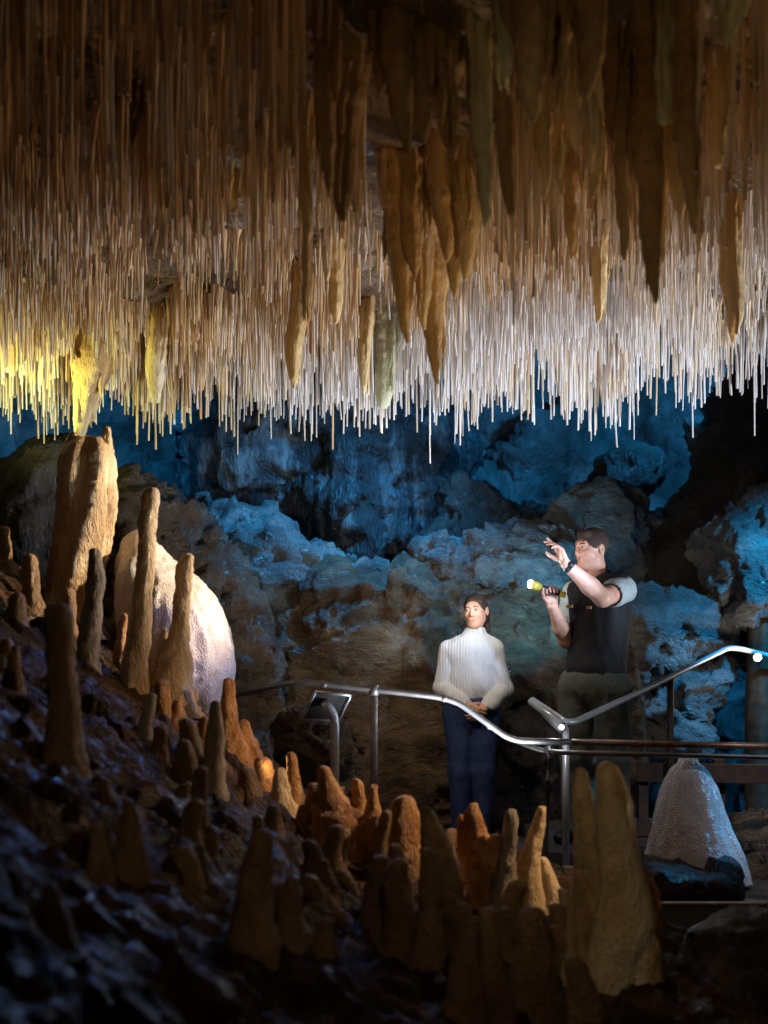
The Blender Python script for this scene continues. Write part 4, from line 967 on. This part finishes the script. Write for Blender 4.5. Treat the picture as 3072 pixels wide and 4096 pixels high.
for q, yy in ((-1, .07), (1, -.07)):
    s = SDF(); s.cap((q * .105, yy + .02, .045), (q * .105 - .10, yy - .08, .035), .048, .04, .02); s.ell((0, 0, -.25), (.8, .8, .252), .005, True)
    V, F = s.mesh(.007); put('shoe', (V, F), 'black', man)
wd = v3(*NW) - v3(*NE); wd /= np.linalg.norm(wd); wc = v3(*NW) - wd * .022
wt = put('watch', tube([wc - wd * .013, wc - wd * .011, wc + wd * .011, wc + wd * .013], [.033, .036, .036, .033], 20), 'black', man)
sd_ = np.cross(wd, v3(0, 1, 0)); sd_ /= np.linalg.norm(sd_); fc = wc + sd_ * -.0 + v3(.008, -.034, .010)
put('watch_face', tube([fc, fc + v3(.002, -.009, .002)], [.019, .018], 18), 'black', wt)
bd = RT @ v3(-.07, -.155, 0); put('badge', boxv((bd[0] - .0, bd[1] - .005, 1.385), (.045, .006, .016), RT), 'badge', man)
put('badge', boxv(((RT @ v3(.07, -.155, 0))[0], (RT @ v3(.07, -.155, 0))[1] - .006, 1.375), (.03, .006, .016), RT), 'badge', man)

# torch, held by the man
base = v3(mx.x, 8.3, FL + 0.08)
tc0 = base + v3(-.205, -.165, 1.450); tc1 = base + v3(-.395, -.185, 1.508); td = (tc1 - tc0) / np.linalg.norm(tc1 - tc0)
to = empty('torch', tuple((tc0 + tc1) / 2)); tag(to, 'lit yellow and black hand torch pointing left, held by the man', 'torch')
part('barrel', tube([tc0 + td * .02, tc0 + td * .13, tc0 + td * .14], [.0165, .0165, .019]), 'black', to)
part('tail_cap', tube([tc0 - td * .012, tc0 + td * .022], [.016, .018]), 'yellow', to)
part('torch_head', tube([tc0 + td * .135, tc0 + td * .165, tc1 - td * .002], [.019, .026, .027]), 'yellow', to)
part('lens', ball(tc1, .0245, 10, (.6, 1, 1)), 'torchlens', to)
spot('spot_at_torch', tuple(tc1 + td * .03), tuple(tc1 + v3(-2.2, -0.6, 1.0)), 30, (1.0, 0.96, 0.88), 80, 0.9, 0.02)
spot('spot_at_torch', tuple(tc1 + td * .03), (0.15, 9.9, 0.45), 40, (0.85, 0.95, 1.0), 75, 0.9, 0.02)  # added second spot at the torch, brightens the rocks behind
point('torch_spill', tuple(tc1 + td * .04), 5.0, (1.0, 0.97, 0.9), 0.02)

# --- the woman
wx = P(1018, 1500, 8.9)
wo = empty('person', (wx.x, 8.9, FL)); tag(wo, 'woman in a white ribbed sweater and navy jeans, hands clasped, looking up', 'person')
HC = v3(.026, -.01, 1.447); HR = rotm(R_(-20), R_(0), R_(-5))
LS, LE, LW = (-.140, .0, 1.205), (-.178, .01, .975), (-.035, -.150, .868)
RS, RE, RW = (.150, .0, 1.205), (.186, .01, .965), (.070, -.145, .850)
s = SDF(); head(s, HC, HR, .93, True)
s.cap(HC + v3(0, .01, -.06), (.012, .01, 1.26), .048, .050, .03)
s.ell((0, 0, 1.10), (.15, .10, .20), .05); s.ell((0, 0, .90), (.15, .10, .14), .05); s.cap(LS, RS, .055, .055, .04)
arm(s, LS, LE, LW, (.046, .037, .025)); arm(s, RS, RE, RW, (.046, .037, .025))
hand(s, LW, (.80, -.25, -.50), (.25, .95, .1), 1, (30, 35, 20), .04, (0, 2, 4, 6), .90, .4)
hand(s, RW, (-.72, -.10, -.68), (-.35, .9, .1), -1, (34, 40, 24), .04, (0, 2, 4, 6), .90, .4)
for q in (-1, 1):
    s.cap((q * .078, 0, .82), (q * .07, 0, .45), .078, .05, .03); s.cap((q * .07, 0, .45), (q * .065, .02, .08), .05, .032, .02)
V, F = s.mesh(0.0052); put('body', (relax(V, F, 1), F), 'skin', wo)
put('hair', hairmesh(HC, HR, .93, True), 'hairbrown', wo)
for q in (-1, 1):
    c = HC + HR @ (v3(q * .031, -.0875, .011) * .93); put('eye', ball(c, .0068, 8), 'eyem', wo)
    b0 = HC + HR @ (v3(q * .014, -.094, .028) * .93); b1 = HC + HR @ (v3(q * .044, -.082, .029) * .93); put('eyebrow', tube([b0, (b0 + b1) / 2 + HR @ v3(0, -.003, .004), b1], .0026, 6), 'hairbrown', wo)
l0 = HC + HR @ v3(-.016, -.081, -.049); l1 = HC + HR @ v3(.016, -.081, -.049); put('mouth', tube([l0, (l0 + l1) / 2 + HR @ v3(0, -.006, -.002), l1], [.002, .0034, .002], 8), 'lips', wo)
s = SDF()
s.ell((.005, 0, 1.13), (.150, .115, .20), .06); s.ell((.002, 0, .98), (.150, .12, .14), .05)
s.cap(v3(*LS) + v3(.02, 0, .0), v3(*RS) + v3(-.02, 0, 0), .066, .066, .06)
s.cap(LS, LE, .060, .060, .010); s.cap(LE, v3(*LW) + v3(-.02, .02, .012), .062, .042, .008)
s.cap(RS, RE, .060, .062, .010); s.cap(RE, v3(*RW) + v3(.02, .02, .010), .064, .043, .008)
s.cap((.014, .0, 1.27), (.018, -.004, 1.318), .066, .060, .02); s.cap((.018, -.004, 1.30), (.02, -.006, 1.42), .048, .052, .008, True)
s.ell((0, 0, .80), (.16, .4, .075), .01, True)
put('sweater', cloth(s, 0.006, .005, (10, 10, 5), 101, lambda V: .015 * fbm(V * np.array([9, 7, 3.5]) + np.stack([V[:, 2] * 4 * np.sign(V[:, 0]), 0 * V[:, 0], 0 * V[:, 0]], 1), 2, 103, True)), 'knit', wo)
s = SDF()
s.ell((0, 0, .84), (.165, .125, .13), .04)
for q in (-1, 1):
    s.cap((q * .080, 0, .80), (q * .072, -.01, .45), .098, .068, .04); s.cap((q * .072, -.01, .45), (q * .068, .01, .08), .068, .052, .03)
s.ell((0, 0, 1.04), (.3, .3, .1), .01, True)
put('jeans', cloth(s, 0.007, .009, (11, 11, 7), 105), 'denim', wo)
for q in (-1, 1):
    s = SDF(); s.cap((q * .068, .03, .04), (q * .075, -.12, .03), .04, .035, .02); s.ell((0, 0, -.25), (.8, .8, .252), .005, True)
    put('shoe', s.mesh(.007), 'black', wo)
